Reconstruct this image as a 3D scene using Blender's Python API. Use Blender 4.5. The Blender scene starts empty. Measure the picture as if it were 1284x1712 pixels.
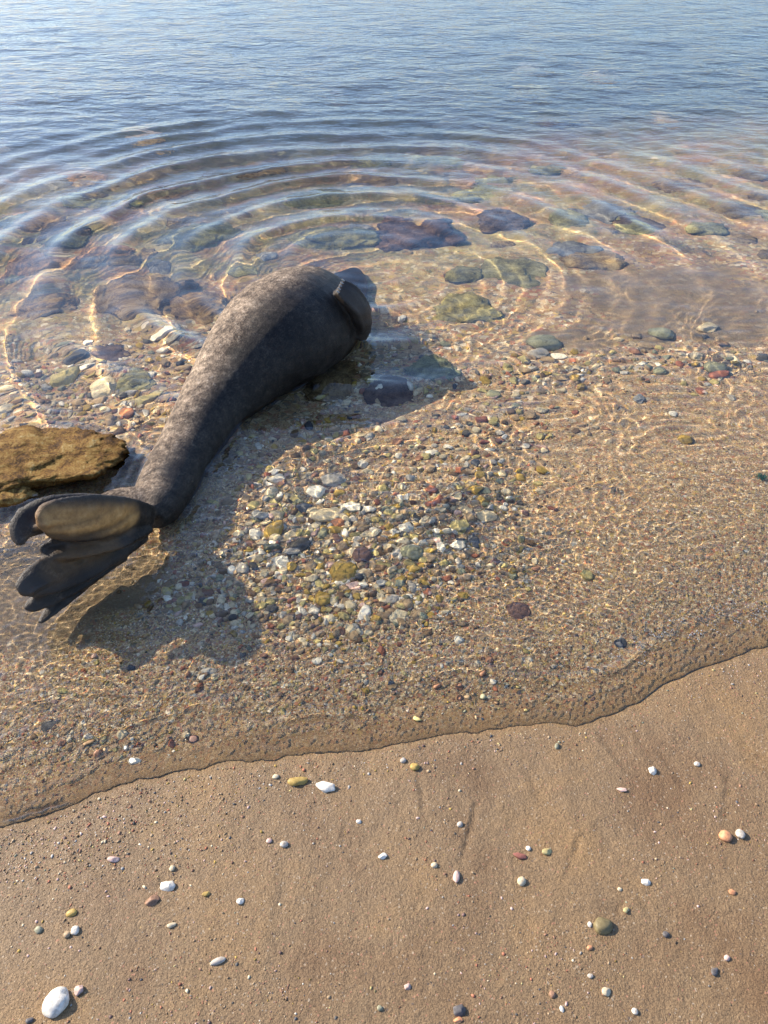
import bpy, bmesh, math, random
import numpy as np
from mathutils import Vector, Matrix, noise as mnoise

random.seed(7)
rng = np.random.default_rng(11)
sc = bpy.context.scene
C = sc.collection

# ------------------------------------------------------------------ camera
H = 1.6
PITCH = math.radians(41)
HALF = math.radians(33)
F = 856 / math.tan(HALF)
cam = bpy.data.cameras.new('camera')
cam_o = bpy.data.objects.new('camera', cam)
C.objects.link(cam_o)
cam_o.location = (0, 0, H)
cam_o.rotation_euler = (math.pi / 2 - PITCH, 0, 0)
cam.sensor_fit = 'VERTICAL'
cam.sensor_height = 24
cam.lens = 12 / math.tan(HALF)
cam.clip_end = 3000
cam.clip_start = 0.02
sc.camera = cam_o

# ------------------------------------------------------------------ light
SUN_EL = math.radians(31)
SUN_AZ = math.radians(-66)          # from +Y, negative is towards -X
w = bpy.data.worlds.new('World')
sc.world = w
w.use_nodes = True
nt = w.node_tree
bg = nt.nodes['Background']
sky = nt.nodes.new('ShaderNodeTexSky')
sky.sky_type = 'NISHITA'
sky.sun_disc = False
sky.sun_elevation = SUN_EL
sky.sun_rotation = SUN_AZ
sky.air_density = 1.0
sky.dust_density = 1.2
sky.ozone_density = 3.0
tint = nt.nodes.new('ShaderNodeMix')
tint.data_type = 'RGBA'
tint.blend_type = 'MULTIPLY'
tint.inputs[0].default_value = 1
tint.inputs[7].default_value = (0.95, 0.99, 1.11, 1)
nt.links.new(sky.outputs[0], tint.inputs[6])
nt.links.new(tint.outputs[2], bg.inputs[0])
bg.inputs[1].default_value = 0.15
sun = bpy.data.lights.new('sun', 'SUN')
sun.energy = 5.0
sun.angle = math.radians(0.5)
sun.color = (1.0, 0.91, 0.76)
sun_o = bpy.data.objects.new('sun', sun)
C.objects.link(sun_o)
sd = Vector((math.sin(SUN_AZ) * math.cos(SUN_EL), math.cos(SUN_AZ) * math.cos(SUN_EL), math.sin(SUN_EL)))
sun_o.rotation_euler = sd.to_track_quat('Z', 'Y').to_euler()
sun_o.location = sd * 20
sun.cycles.is_caustics_light = True
sc.view_settings.view_transform = 'Standard'
sc.view_settings.look = 'None'
sc.view_settings.exposure = 1.08
sc.view_settings.gamma = 1
sc.view_settings.use_curve_mapping = False
cy = sc.cycles
cy.max_bounces = 8
cy.diffuse_bounces = 2
cy.glossy_bounces = 3
cy.transmission_bounces = 6
cy.sample_clamp_indirect = 4
cy.sample_clamp_direct = 0
cy.caustics_refractive = True
cy.caustics_reflective = False
cy.blur_glossy = 0.5

# ------------------------------------------------------------------ geometry helpers
FW = np.array([0, math.cos(PITCH), -math.sin(PITCH)])
UP = np.array([0, math.sin(PITCH), math.cos(PITCH)])


def ray(px, py):
    d = FW + np.array([1, 0, 0]) * (px - 642) / F + UP * (856 - py) / F
    return d / np.linalg.norm(d)


def at(px, py, z=0.0):
    """the point of the place at height z that the photograph shows at px, py"""
    d = ray(px, py)
    t = (z - H) / d[2]
    return np.array([d[0] * t, d[1] * t, z])


def _hash(ix, iy, seed):
    h = (ix.astype(np.int64) * 374761393 + iy.astype(np.int64) * 668265263 + seed * 974634777) & 0xFFFFFFFF
    h = ((h ^ (h >> 13)) * 1274126177) & 0xFFFFFFFF
    return (h ^ (h >> 16)) & 0xFFFFFFFF


def pn(x, y, seed=0):
    x = np.asarray(x, dtype=float)
    y = np.asarray(y, dtype=float)
    x0 = np.floor(x)
    y0 = np.floor(y)
    fx = x - x0
    fy = y - y0
    u = fx * fx * fx * (fx * (fx * 6 - 15) + 10)
    v = fy * fy * fy * (fy * (fy * 6 - 15) + 10)

    def g(ix, iy, dx, dy):
        a = _hash(ix, iy, seed) / 4294967296.0 * 2 * np.pi
        return np.cos(a) * dx + np.sin(a) * dy
    n00 = g(x0, y0, fx, fy)
    n10 = g(x0 + 1, y0, fx - 1, fy)
    n01 = g(x0, y0 + 1, fx, fy - 1)
    n11 = g(x0 + 1, y0 + 1, fx - 1, fy - 1)
    return ((n00 * (1 - u) + n10 * u) * (1 - v) + (n01 * (1 - u) + n11 * u) * v) * 1.5


def fbm(x, y, seed=0, octs=4):
    s = 0
    a = 1.0
    for k in range(octs):
        s = s + a * pn(x * 2 ** k, y * 2 ** k, seed + k * 17)
        a *= 0.5
    return s / 1.6


def sstep(a, b, x):
    t = np.clip((x - a) / (b - a), 0, 1)
    return t * t * (3 - 2 * t)


# ------------------------------------------------------------------ shore and bed
_sh = [(-700, 1560), (-300, 1470), (0, 1385), (130, 1345), (230, 1300), (400, 1277), (560, 1262), (700, 1240), (850, 1212),
       (960, 1213), (1040, 1190), (1110, 1145), (1190, 1105), (1284, 1085), (1500, 1030), (2200, 900)]
_sp = np.array([at(a, b)[:2] for a, b in _sh])


def yshore(x):
    b = np.interp(x, _sp[:, 0], _sp[:, 1])
    b = np.where(x > _sp[-1, 0], _sp[-1, 1] + 0.25 * (x - _sp[-1, 0]), b)
    b = np.where(x < _sp[0, 0], _sp[0, 1], b)
    return b + 0.012 * pn(x * 9, x * 0 + 3.3, 5) + 0.006 * pn(x * 27, x * 0 + 1.3, 6)


def dist_shore(x, y):
    return (y - yshore(x)) * 0.93


FURROWS = [(at(a, b)[:2], at(c, d)[:2], e, f) for a, b, c, d, e, f in [
    (1212, 1300, 1207, 1392, .0035, .0055), (800, 1335, 768, 1462, .0028, .006), (972, 1395, 938, 1488, .0026, .006), (1000, 1225, 1050, 1300, .0028, .007),
    (1045, 1205, 1092, 1280, .003, .006), (1100, 1260, 1150, 1335, .0025, .007), (1230, 1250, 1290, 1290, .003, .006), (1235, 1270, 1295, 1312, .0025, .006),
    (1205, 1440, 1222, 1490, .0025, .006), (1060, 1500, 1085, 1550, .0025, .007), (1020, 1545, 1045, 1510, .0025, .006), (520, 1275, 545, 1310, .003, .006),
    (0, 1372, 130, 1335, .003, .007), (30, 1400, 190, 1330, .0026, .008), (280, 1462, 270, 1492, .0025, .007), (880, 1290, 905, 1350, .002, .007), (700, 1290, 712, 1380, .0018, .008)]]


def bed(x, y):
    x = np.asarray(x, dtype=float)
    y = np.asarray(y, dtype=float)
    d = dist_shore(x, y)
    dp = np.clip(d, 0, None)
    q = np.clip(dp, 0, 5)
    z = -(0.05 * q + 0.019 * q * q) - 0.2 * np.clip(dp - 5, 0, None)
    z = np.where(z < -7, -7 - 0.0 * z, z)
    z = z + np.where(d < 0, -d * 0.075, 0)
    z = z + (0.004 * fbm(x * 3, y * 3, 21) + 0.0016 * fbm(x * 14, y * 14, 22)) * sstep(-2, 0.1, d)
    z = z + (0.0011 * fbm(x * 38, y * 38, 23, 2) + 0.0006 * pn(x * 85, y * 85, 24)) * sstep(1.2, 0.2, d)
    z = z + 0.045 * sstep(1.1, 3.2, d) * fbm(x * 3.2, y * 3.2, 31, 4)
    z = z + 0.010 * sstep(0.4, 1.2, d) * fbm(x * 7, y * 7, 33, 3)
    # tiny run-off furrows on the wet sand just above the water's edge
    fur = pn((x + 0.25 * y) * 34 + 2 * pn(x * 4, y * 4, 44), y * 5, 45)
    z = z - 0.0016 * np.clip(fur, 0, 1) * sstep(-0.55, -0.05, d) * sstep(0.02, -0.02, d) * sstep(-0.1, 0.35, pn(x * 4, y * 3, 47) + 0.2)
    for (ax, ay), (bx, by), dep, wid in FURROWS:
        ex, ey = bx - ax, by - ay
        L2 = ex * ex + ey * ey
        t = ((x - ax) * ex + (y - ay) * ey) / L2
        wob = 0.004 * pn(t * 6, t * 0 + 7.7, 48)
        q = ((x - ax) * ey - (y - ay) * ex) / math.sqrt(L2) + wob
        env = sstep(-0.05, 0.15, t) * sstep(1.05, 0.7, t)
        z = z - dep * env * (1 + .5 * pn(x * 60, y * 25, 49)) * (np.exp(-(q / (.72 * wid)) ** 2) - 0.6 * np.exp(-((q - 1.5 * wid) / (.8 * wid)) ** 2))
    return z


def on_bed(px, py):
    """point of the bed or beach seen at px, py (bent at the water surface where it is under water)"""
    d = ray(px, py)
    t = -H / d[2]
    p = np.array([d[0] * t, d[1] * t, 0.0])
    zb = float(bed(p[0], p[1]))
    if zb > -0.001:
        for _ in range(6):
            t = (zb - H) / d[2]
            p = np.array([d[0] * t, d[1] * t, zb])
            zb = float(bed(p[0], p[1]))
        p[2] = zb
        return p
    hz = math.hypot(d[0], d[1])
    s = hz / 1.33
    c = math.sqrt(1 - s * s)
    dd = np.array([d[0] / hz * s, d[1] / hz * s, -c])
    q = p
    for _ in range(8):
        k = zb / dd[2]
        q = p + dd * k
        zb = float(bed(q[0], q[1]))
    q[2] = zb
    return q


def px_size(px, py):
    """metres per photograph pixel there"""
    p = on_bed(px, py)
    return (np.dot(p - np.array([0, 0, H]), FW)) / F


def mesh_np(name, verts, faces, smooth=True):
    me = bpy.data.meshes.new(name)
    nf, k = faces.shape
    me.vertices.add(len(verts))
    me.vertices.foreach_set('co', np.ascontiguousarray(verts, dtype=np.float32).ravel())
    me.loops.add(nf * k)
    me.loops.foreach_set('vertex_index', np.ascontiguousarray(faces, dtype=np.int32).ravel())
    me.polygons.add(nf)
    me.polygons.foreach_set('loop_start', np.arange(nf, dtype=np.int32) * k)
    me.polygons.foreach_set('loop_total', np.full(nf, k, dtype=np.int32))
    me.update(calc_edges=True)
    if smooth:
        me.polygons.foreach_set('use_smooth', np.ones(nf, dtype=bool))
    return me


def grid_faces(nr, ncol):
    i = np.arange(nr * ncol).reshape(nr, ncol)
    return np.stack([i[:-1, :-1], i[:-1, 1:], i[1:, 1:], i[1:, :-1]], -1).reshape(-1, 4)


def link(name, me, mat=None, parent=None, loc=None):
    o = bpy.data.objects.new(name, me)
    C.objects.link(o)
    if mat is not None and len(me.materials) == 0:
        me.materials.append(mat)
    if parent is not None:
        o.parent = parent
    if loc is not None:
        o.location = loc
    o.cycles.is_caustics_receiver = True
    return o


def tag(o, label=None, cat=None, group=None, kind=None):
    if label:
        o['label'] = label
    if cat:
        o['category'] = cat
    if group:
        o['group'] = group
    if kind:
        o['kind'] = kind
    return o


# ------------------------------------------------------------------ material helpers
class N:
    def __init__(s, name):
        s.m = bpy.data.materials.new(name)
        s.m.use_nodes = True
        s.t = s.m.node_tree
        s.t.nodes.clear()
        s.out = s.t.nodes.new('ShaderNodeOutputMaterial')

    def n(s, typ, **kw):
        nd = s.t.nodes.new('ShaderNode' + typ)
        for k, v in kw.items():
            if k.startswith('i_'):
                key = k[2:].replace('_', ' ')
                nd.inputs[key].default_value = v
            else:
                setattr(nd, k, v)
        return nd

    def l(s, a, b):
        s.t.links.new(a, b)

    def ramp(s, fac, stops, interp='LINEAR'):
        r = s.n('ValToRGB')
        r.color_ramp.interpolation = interp
        e = r.color_ramp.elements
        while len(e) > 1:
            e.remove(e[-1])
        e[0].position, e[0].color = stops[0][0], (*stops[0][1], 1)
        for p, c in stops[1:]:
            x = e.new(p)
            x.color = (*c, 1)
        s.l(fac, r.inputs[0])
        return r.outputs[0]

    def mix(s, fac, a, b, mode='MIX'):
        m = s.n('Mix', data_type='RGBA', blend_type=mode)
        for sock, v in ((m.inputs[0], fac), (m.inputs[6], a), (m.inputs[7], b)):
            if hasattr(v, 'is_output') or isinstance(v, bpy.types.NodeSocket):
                s.l(v, sock)
            elif isinstance(v, (int, float)):
                sock.default_value = v
            else:
                sock.default_value = (*v, 1)
        return m.outputs[2]

    def math(s, op, a, b=None, c=None, clamp=False):
        m = s.n('Math', operation=op, use_clamp=clamp)
        for sock, v in zip(m.inputs, (a, b, c)):
            if v is None:
                continue
            if isinstance(v, bpy.types.NodeSocket):
                s.l(v, sock)
            else:
                sock.default_value = v
        return m.outputs[0]

    def mapr(s, v, a, b, c=0.0, d=1.0):
        m = s.n('MapRange')
        m.interpolation_type = 'SMOOTHSTEP'
        s.l(v, m.inputs[0])
        for k, x in enumerate((a, b, c, d)):
            m.inputs[k + 1].default_value = x
        return m.outputs[0]


# ------------------------------------------------------------------ materials
def mat_bed():
    m = N('sea_bed_sand')
    co = m.n('NewGeometry').outputs['Position']
    at_d = m.n('Attribute', attribute_name='shore').outputs['Fac']
    at_s = m.n('Attribute', attribute_name='sandy').outputs['Fac']
    n1 = m.n('TexNoise', i_Scale=4.0, i_Detail=6.0, i_Roughness=0.6)
    n2 = m.n('TexNoise', i_Scale=420.0, i_Detail=3.0, i_Roughness=0.7)
    n3 = m.n('TexNoise', i_Scale=45.0, i_Detail=4.0, i_Roughness=0.65)
    v1 = m.n('TexVoronoi', i_Scale=340.0)
    v2 = m.n('TexVoronoi', i_Scale=120.0)
    v3 = m.n('TexVoronoi', i_Scale=48.0)
    for t in (n1, n2, n3, v1, v2, v3):
        m.l(co, t.inputs['Vector'])
    # beach sand
    sand = m.ramp(n2.outputs['Fac'], [(0.28, (0.055, 0.032, 0.016)), (0.5, (0.166, 0.104, 0.051)), (0.68, (0.250, 0.166, 0.086)), (0.85, (0.38, 0.27, 0.16))])
    patch = m.ramp(n1.outputs['Fac'], [(0.32, (0.80, 0.72, 0.66)), (0.5, (1, 1, 1)), (0.66, (1.18, 1.12, 0.98))])
    sand = m.mix(1.0, sand, patch, 'MULTIPLY')
    grain = m.n('SeparateColor')
    m.l(v1.outputs['Color'], grain.inputs[0])
    g1 = m.math('GREATER_THAN', grain.outputs[0], 0.97)
    sand = m.mix(m.math('MULTIPLY', g1, 0.55), sand, m.ramp(grain.outputs[1], [(0.0, (0.34, 0.27, 0.19)), (0.45, (0.34, 0.15, 0.09)), (0.75, (0.06, 0.05, 0.05)), (0.95, (0.45, 0.30, 0.12))], 'CONSTANT'))
    # gravelly bed
    pal = [(0.0, (0.30, 0.20, 0.12)), (0.16, (0.21, 0.13, 0.075)), (0.30, (0.36, 0.27, 0.17)), (0.42, (0.27, 0.12, 0.075)), (0.52, (0.14, 0.12, 0.09)),
           (0.62, (0.34, 0.25, 0.10)), (0.72, (0.46, 0.39, 0.28)), (0.82, (0.10, 0.095, 0.09)), (0.90, (0.23, 0.17, 0.15)), (0.96, (0.55, 0.50, 0.42))]
    s2 = m.n('SeparateColor')
    m.l(v2.outputs['Color'], s2.inputs[0])
    s3 = m.n('SeparateColor')
    m.l(v3.outputs['Color'], s3.inputs[0])
    gr2 = m.ramp(s2.outputs[0], pal, 'CONSTANT')
    gr1 = m.ramp(grain.outputs[2], pal, 'CONSTANT')
    gr3 = m.ramp(s3.outputs[0], pal, 'CONSTANT')
    deepish = m.mapr(at_d, 0.5, 2.0)
    grav = m.mix(m.mapr(n3.outputs['Fac'], 0.42, 0.6), gr1, gr2)
    grav = m.mix(m.math('MULTIPLY', deepish, m.mapr(n3.outputs['Fac'], 0.35, 0.55)), grav, gr3)
    alg = m.n('TexNoise', i_Scale=2.6, i_Detail=5.0, i_Roughness=0.65)
    m.l(co, alg.inputs['Vector'])
    algc = m.ramp(alg.outputs['Fac'], [(0.30, (0.16, 0.075, 0.04)), (0.44, (0.22, 0.14, 0.07)), (0.56, (0.15, 0.15, 0.06)), (0.68, (0.30, 0.25, 0.12))])
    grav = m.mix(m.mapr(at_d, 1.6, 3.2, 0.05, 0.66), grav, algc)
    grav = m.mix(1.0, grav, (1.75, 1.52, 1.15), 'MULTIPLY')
    grav = m.mix(m.mapr(at_d, 3.2, 5.5, 0.0, 0.9), grav, (0.025, 0.045, 0.05))  # deep bed darkened in colour, standing in for light absorbed by the water
    sub = m.mix(m.math('MULTIPLY', at_s, 0.85), grav, m.mix(0.5, sand, (0.34, 0.25, 0.15)))
    sand = m.mix(m.mapr(at_d, -0.004, 0.012), sand, m.mix(1.0, sand, (1.5, 1.42, 1.3), 'MULTIPLY'))  # sand under water brightened to make up for light lost through the film
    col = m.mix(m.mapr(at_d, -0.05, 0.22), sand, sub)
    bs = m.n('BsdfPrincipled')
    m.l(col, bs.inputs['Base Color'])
    m.l(m.mapr(at_d, -0.8, -0.02, 0.72, 0.5), bs.inputs['Roughness'])
    m.l(m.mapr(at_d, -0.03, 0.02, 0.28, 0.06), bs.inputs['Specular IOR Level'])
    bh = m.math('ADD', m.math('MULTIPLY', n2.outputs['Fac'], 0.6), m.math('MULTIPLY', n3.outputs['Fac'], 1.2))
    n5 = m.n('TexNoise', i_Scale=170.0, i_Detail=3.0, i_Roughness=0.6)
    m.l(co, n5.inputs['Vector'])
    bh = m.math('ADD', bh, m.math('MULTIPLY', n5.outputs['Fac'], 1.0))
    bh = m.math('ADD', bh, m.math('MULTIPLY', m.math('SUBTRACT', 1.0, v2.outputs['Distance']), m.mapr(at_d, -0.05, 0.1, 0.0, 0.5)))
    bp = m.n('Bump', i_Strength=0.9, i_Distance=0.0032)
    m.l(bh, bp.inputs['Height'])
    m.l(bp.outputs[0], bs.inputs['Normal'])
    m.l(bs.outputs[0], m.out.inputs[0])
    return m.m


def mat_pebble(attr=False):
    m = N('pebble_stone' if not attr else 'gravel_stone')
    if attr:
        base = m.n('Attribute', attribute_name='Col').outputs['Color']
    else:
        base = m.n('ObjectInfo').outputs['Color']
    co = m.n('NewGeometry').outputs['Position']
    n1 = m.n('TexNoise', i_Scale=120.0, i_Detail=5.0, i_Roughness=0.65)
    n2 = m.n('TexNoise', i_Scale=600.0, i_Detail=2.0)
    m.l(co, n1.inputs['Vector'])
    m.l(co, n2.inputs['Vector'])
    v = m.ramp(n1.outputs['Fac'], [(0.30, (0.62, 0.58, 0.52)), (0.5, (0.98, 0.97, 0.95)), (0.7, (1.22, 1.20, 1.12))])
    col = m.mix(1.0, base, v, 'MULTIPLY')
    bs = m.n('BsdfPrincipled', i_Roughness=0.5)
    zs_ = m.n('SeparateXYZ')
    m.l(co, zs_.inputs[0])
    m.l(m.mapr(zs_.outputs['Z'], -0.004, 0.004, 0.06, 0.22), bs.inputs['Specular IOR Level'])
    m.l(col, bs.inputs['Base Color'])
    bp = m.n('Bump', i_Strength=0.5, i_Distance=0.0015)
    m.l(m.math('ADD', n1.outputs['Fac'], m.math('MULTIPLY', n2.outputs['Fac'], 0.4)), bp.inputs['Height'])
    m.l(bp.outputs[0], bs.inputs['Normal'])
    m.l(bs.outputs[0], m.out.inputs[0])
    return m.m


def mat_rock(name, stops, scale=18.0, rough=0.8, bump=0.012):
    m = N(name)
    tc = m.n('TexCoord').outputs['Object']
    n1 = m.n('TexNoise', i_Scale=scale, i_Detail=8.0, i_Roughness=0.7, i_Distortion=0.6)
    n2 = m.n('TexNoise', i_Scale=scale * 9, i_Detail=4.0, i_Roughness=0.7)
    m.l(tc, n1.inputs['Vector'])
    m.l(tc, n2.inputs['Vector'])
    f = m.math('ADD', m.math('MULTIPLY', n1.outputs['Fac'], 0.65), m.math('MULTIPLY', n2.outputs['Fac'], 0.35))
    col = m.ramp(f, stops)
    oi = m.n('ObjectInfo').outputs['Color']
    col = m.mix(1.0, col, oi, 'MULTIPLY')
    bs = m.n('BsdfPrincipled', i_Roughness=rough)
    bs.inputs['Specular IOR Level'].default_value = 0.1
    m.l(col, bs.inputs['Base Color'])
    bp = m.n('Bump', i_Strength=0.8, i_Distance=bump)
    m.l(f, bp.inputs['Height'])
    m.l(bp.outputs[0], bs.inputs['Normal'])
    m.l(bs.outputs[0], m.out.inputs[0])
    return m.m


def mat_water():
    m = N('clear_sea_water')
    g = m.n('BsdfGlass', i_IOR=1.333, i_Roughness=0.0)
    g.inputs['Color'].default_value = (0.97, 0.985, 0.98, 1)
    co = m.n('NewGeometry').outputs['Position']
    mp = m.n('Mapping')
    mp.inputs['Scale'].default_value = (0.75, 1.35, 1)
    m.l(co, mp.inputs['Vector'])
    n1 = m.n('TexNoise', i_Scale=11.0, i_Detail=3.0, i_Roughness=0.55, i_Distortion=0.4)
    n2 = m.n('TexNoise', i_Scale=3.2, i_Detail=2.0)
    m.l(mp.outputs[0], n1.inputs['Vector'])
    m.l(mp.outputs[0], n2.inputs['Vector'])
    far = m.n('Attribute', attribute_name='far').outputs['Fac']
    h = m.math('ADD', m.math('MULTIPLY', n1.outputs['Fac'], 0.013), m.math('MULTIPLY', n2.outputs['Fac'], 0.018))
    h = m.math('MULTIPLY', h, far)
    bp = m.n('Bump', i_Strength=1.0, i_Distance=1.0)
    m.l(h, bp.inputs['Height'])
    m.l(bp.outputs[0], g.inputs['Normal'])
    m.l(g.outputs[0], m.out.inputs[0])
    return m.m


def mat_seal():
    m = N('seal_fur')
    tc = m.n('TexCoord').outputs['Object']
    mp = m.n('Mapping')
    mp.inputs['Rotation'].default_value = (0, 0, math.radians(20))
    m.l(tc, mp.inputs['Vector'])
    mp2 = m.n('Mapping')
    mp2.inputs['Scale'].default_value = (2.2, 0.8, 2.2)
    m.l(mp.outputs[0], mp2.inputs['Vector'])
    n1 = m.n('TexNoise', i_Scale=34.0, i_Detail=8.0, i_Roughness=0.78)
    n2 = m.n('TexNoise', i_Scale=110.0, i_Detail=5.0, i_Roughness=0.7)
    n3 = m.n('TexNoise', i_Scale=5.0, i_Detail=5.0, i_Roughness=0.6)
    n4 = m.n('TexNoise', i_Scale=60.0, i_Detail=4.0, i_Roughness=0.7, i_Distortion=2.0)
    m.l(mp2.outputs[0], n2.inputs['Vector'])
    m.l(mp.outputs[0], n1.inputs['Vector'])
    m.l(mp.outputs[0], n3.inputs['Vector'])
    m.l(mp.outputs[0], n4.inputs['Vector'])
    f = m.math('ADD', m.math('MULTIPLY', n1.outputs['Fac'], 0.45), m.math('MULTIPLY', n2.outputs['Fac'], 0.35))
    f = m.math('ADD', f, m.math('MULTIPLY', n3.outputs['Fac'], 0.25))
    col = m.ramp(f, [(0.43, (0.016, 0.011, 0.008)), (0.485, (0.052, 0.035, 0.024)), (0.53, (0.115, 0.083, 0.058)), (0.575, (0.205, 0.148, 0.100)), (0.63, (0.40, 0.31, 0.22))])
    spk = m.mapr(n4.outputs['Fac'], 0.58, 0.68)
    col = m.mix(m.math('MULTIPLY', spk, 0.6), col, (0.36, 0.31, 0.25))
    skin = m.n('Attribute', attribute_name='skin').outputs['Fac']
    tan = m.n('Attribute', attribute_name='tan').outputs['Fac']
    sk = m.ramp(n3.outputs['Fac'], [(0.3, (0.022, 0.017, 0.014)), (0.7, (0.060, 0.045, 0.033))])
    tn = m.ramp(n1.outputs['Fac'], [(0.3, (0.25, 0.12, 0.038)), (0.55, (0.50, 0.26, 0.085)), (0.75, (0.60, 0.36, 0.15))])
    sk = m.mix(tan, sk, tn)
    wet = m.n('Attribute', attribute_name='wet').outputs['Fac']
    col = m.mix(wet, col, m.mix(1.0, col, (0.10, 0.098, 0.10), 'MULTIPLY'))  # dark tone for the painted shade of the right flank and the soaked fur
    col = m.mix(skin, col, sk)
    bs = m.n('BsdfPrincipled')
    m.l(col, bs.inputs['Base Color'])
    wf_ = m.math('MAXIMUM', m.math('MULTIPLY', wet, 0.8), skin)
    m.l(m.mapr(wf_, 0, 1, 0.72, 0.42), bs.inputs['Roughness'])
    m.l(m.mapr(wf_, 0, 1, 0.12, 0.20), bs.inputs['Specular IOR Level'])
    bp = m.n('Bump', i_Strength=0.7, i_Distance=0.004)
    m.l(m.math('ADD', n2.outputs['Fac'], m.math('MULTIPLY', n1.outputs['Fac'], 0.8)), bp.inputs['Height'])
    m.l(bp.outputs[0], bs.inputs['Normal'])
    m.l(bs.outputs[0], m.out.inputs[0])
    return m.m


def mat_plain(name, col, rough=0.5, trans=0.0, ior=1.45):
    m = N(name)
    bs = m.n('BsdfPrincipled', i_Roughness=rough)
    n1 = m.n('TexNoise', i_Scale=90.0, i_Detail=4.0)
    c = m.ramp(n1.outputs['Fac'], [(0.3, tuple(v * 0.7 for v in col)), (0.7, tuple(min(1, v * 1.2) for v in col))])
    m.l(c, bs.inputs['Base Color'])
    bs.inputs['Transmission Weight'].default_value = trans
    bs.inputs['IOR'].default_value = ior
    m.l(bs.outputs[0], m.out.inputs[0])
    return m.m


M_bed = mat_bed()
M_peb = mat_pebble()
M_grav = mat_pebble(True)
M_water = mat_water()
M_seal = mat_seal()
M_golden = mat_rock('golden_algae_rock', [(0.36, (0.03, 0.016, 0.008)), (0.44, (0.13, 0.065, 0.018)), (0.50, (0.27, 0.145, 0.035)), (0.57, (0.38, 0.25, 0.08)), (0.66, (0.50, 0.42, 0.24))], 17, 0.7, 0.02)
M_brown = mat_rock('brown_algae_rock', [(0.36, (0.06, 0.034, 0.014)), (0.47, (0.18, 0.11, 0.045)), (0.55, (0.31, 0.205, 0.09)), (0.68, (0.44, 0.33, 0.18))], 16, 0.8, 0.018)
M_olive = mat_rock('olive_algae_rock', [(0.36, (0.055, 0.045, 0.018)), (0.48, (0.17, 0.14, 0.055)), (0.56, (0.28, 0.235, 0.10)), (0.68, (0.42, 0.37, 0.20))], 15, 0.8, 0.015)
M_grey = mat_rock('grey_stone_rock', [(0.36, (0.09, 0.08, 0.07)), (0.48, (0.20, 0.17, 0.14)), (0.58, (0.33, 0.29, 0.23)), (0.70, (0.48, 0.44, 0.36))], 17, 0.7, 0.008)
M_purple = mat_rock('purple_brown_rock', [(0.36, (0.035, 0.022, 0.014)), (0.50, (0.105, 0.066, 0.042)), (0.66, (0.23, 0.165, 0.105))], 16, 0.75, 0.01)

# ------------------------------------------------------------------ the sea bed and beach: one sheet
SANDY = [(60, 960, 0.38, 0.26), (1150, 480, 0.60, 0.50), (960, 545, 0.22, 0.10), (640, 1400, 9, 0.01), (200, 985, 0.12, 0.08)]
_sb = [(*at(a, b)[:2], rx, ry) for a, b, rx, ry in SANDY]


def sandy(x, y):
    s = np.zeros_like(x)
    for cx, cy_, rx, ry in _sb:
        q = np.sqrt(((x - cx) / rx) ** 2 + ((y - cy_) / ry) ** 2) + 0.35 * pn(x * 5, y * 5, 61)
        s = np.maximum(s, 1 - sstep(0.65, 1.15, q))
    return s


def rows(y0, y1, s0, yk, p, cap):
    ys = [y0]
    while ys[-1] < y1:
        y = ys[-1]
        ys.append(y + min(s0 * max(1.0, y / yk) ** p, cap))
    return np.array(ys)


yb = np.concatenate([np.linspace(-4, 0.2, 50)[:-1], rows(0.25, 420, 0.0060, 1.4, 1.6, 12)])
u = np.linspace(-1, 1, 430)
ux = 0.55 * u + 0.45 * u ** 3
Y = np.repeat(yb[:, None], len(u), 1)
X = ux[None, :] * (1.6 + 0.85 * np.clip(Y, 0, None))
Zb = bed(X, Y)
me = mesh_np('seabed', np.stack([X, Y, Zb], -1).reshape(-1, 3), grid_faces(len(yb), len(u)))
a = me.attributes.new('shore', 'FLOAT', 'POINT')
a.data.foreach_set('value', dist_shore(X, Y).astype(np.float32).ravel())
a = me.attributes.new('sandy', 'FLOAT', 'POINT')
a.data.foreach_set('value', sandy(X, Y).astype(np.float32).ravel())
ground = tag(link('beach_and_seabed', me, M_bed), kind='structure')

# ------------------------------------------------------------------ the water: one sheet with real ripples
RC = at(600, 432)[:2]


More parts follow.
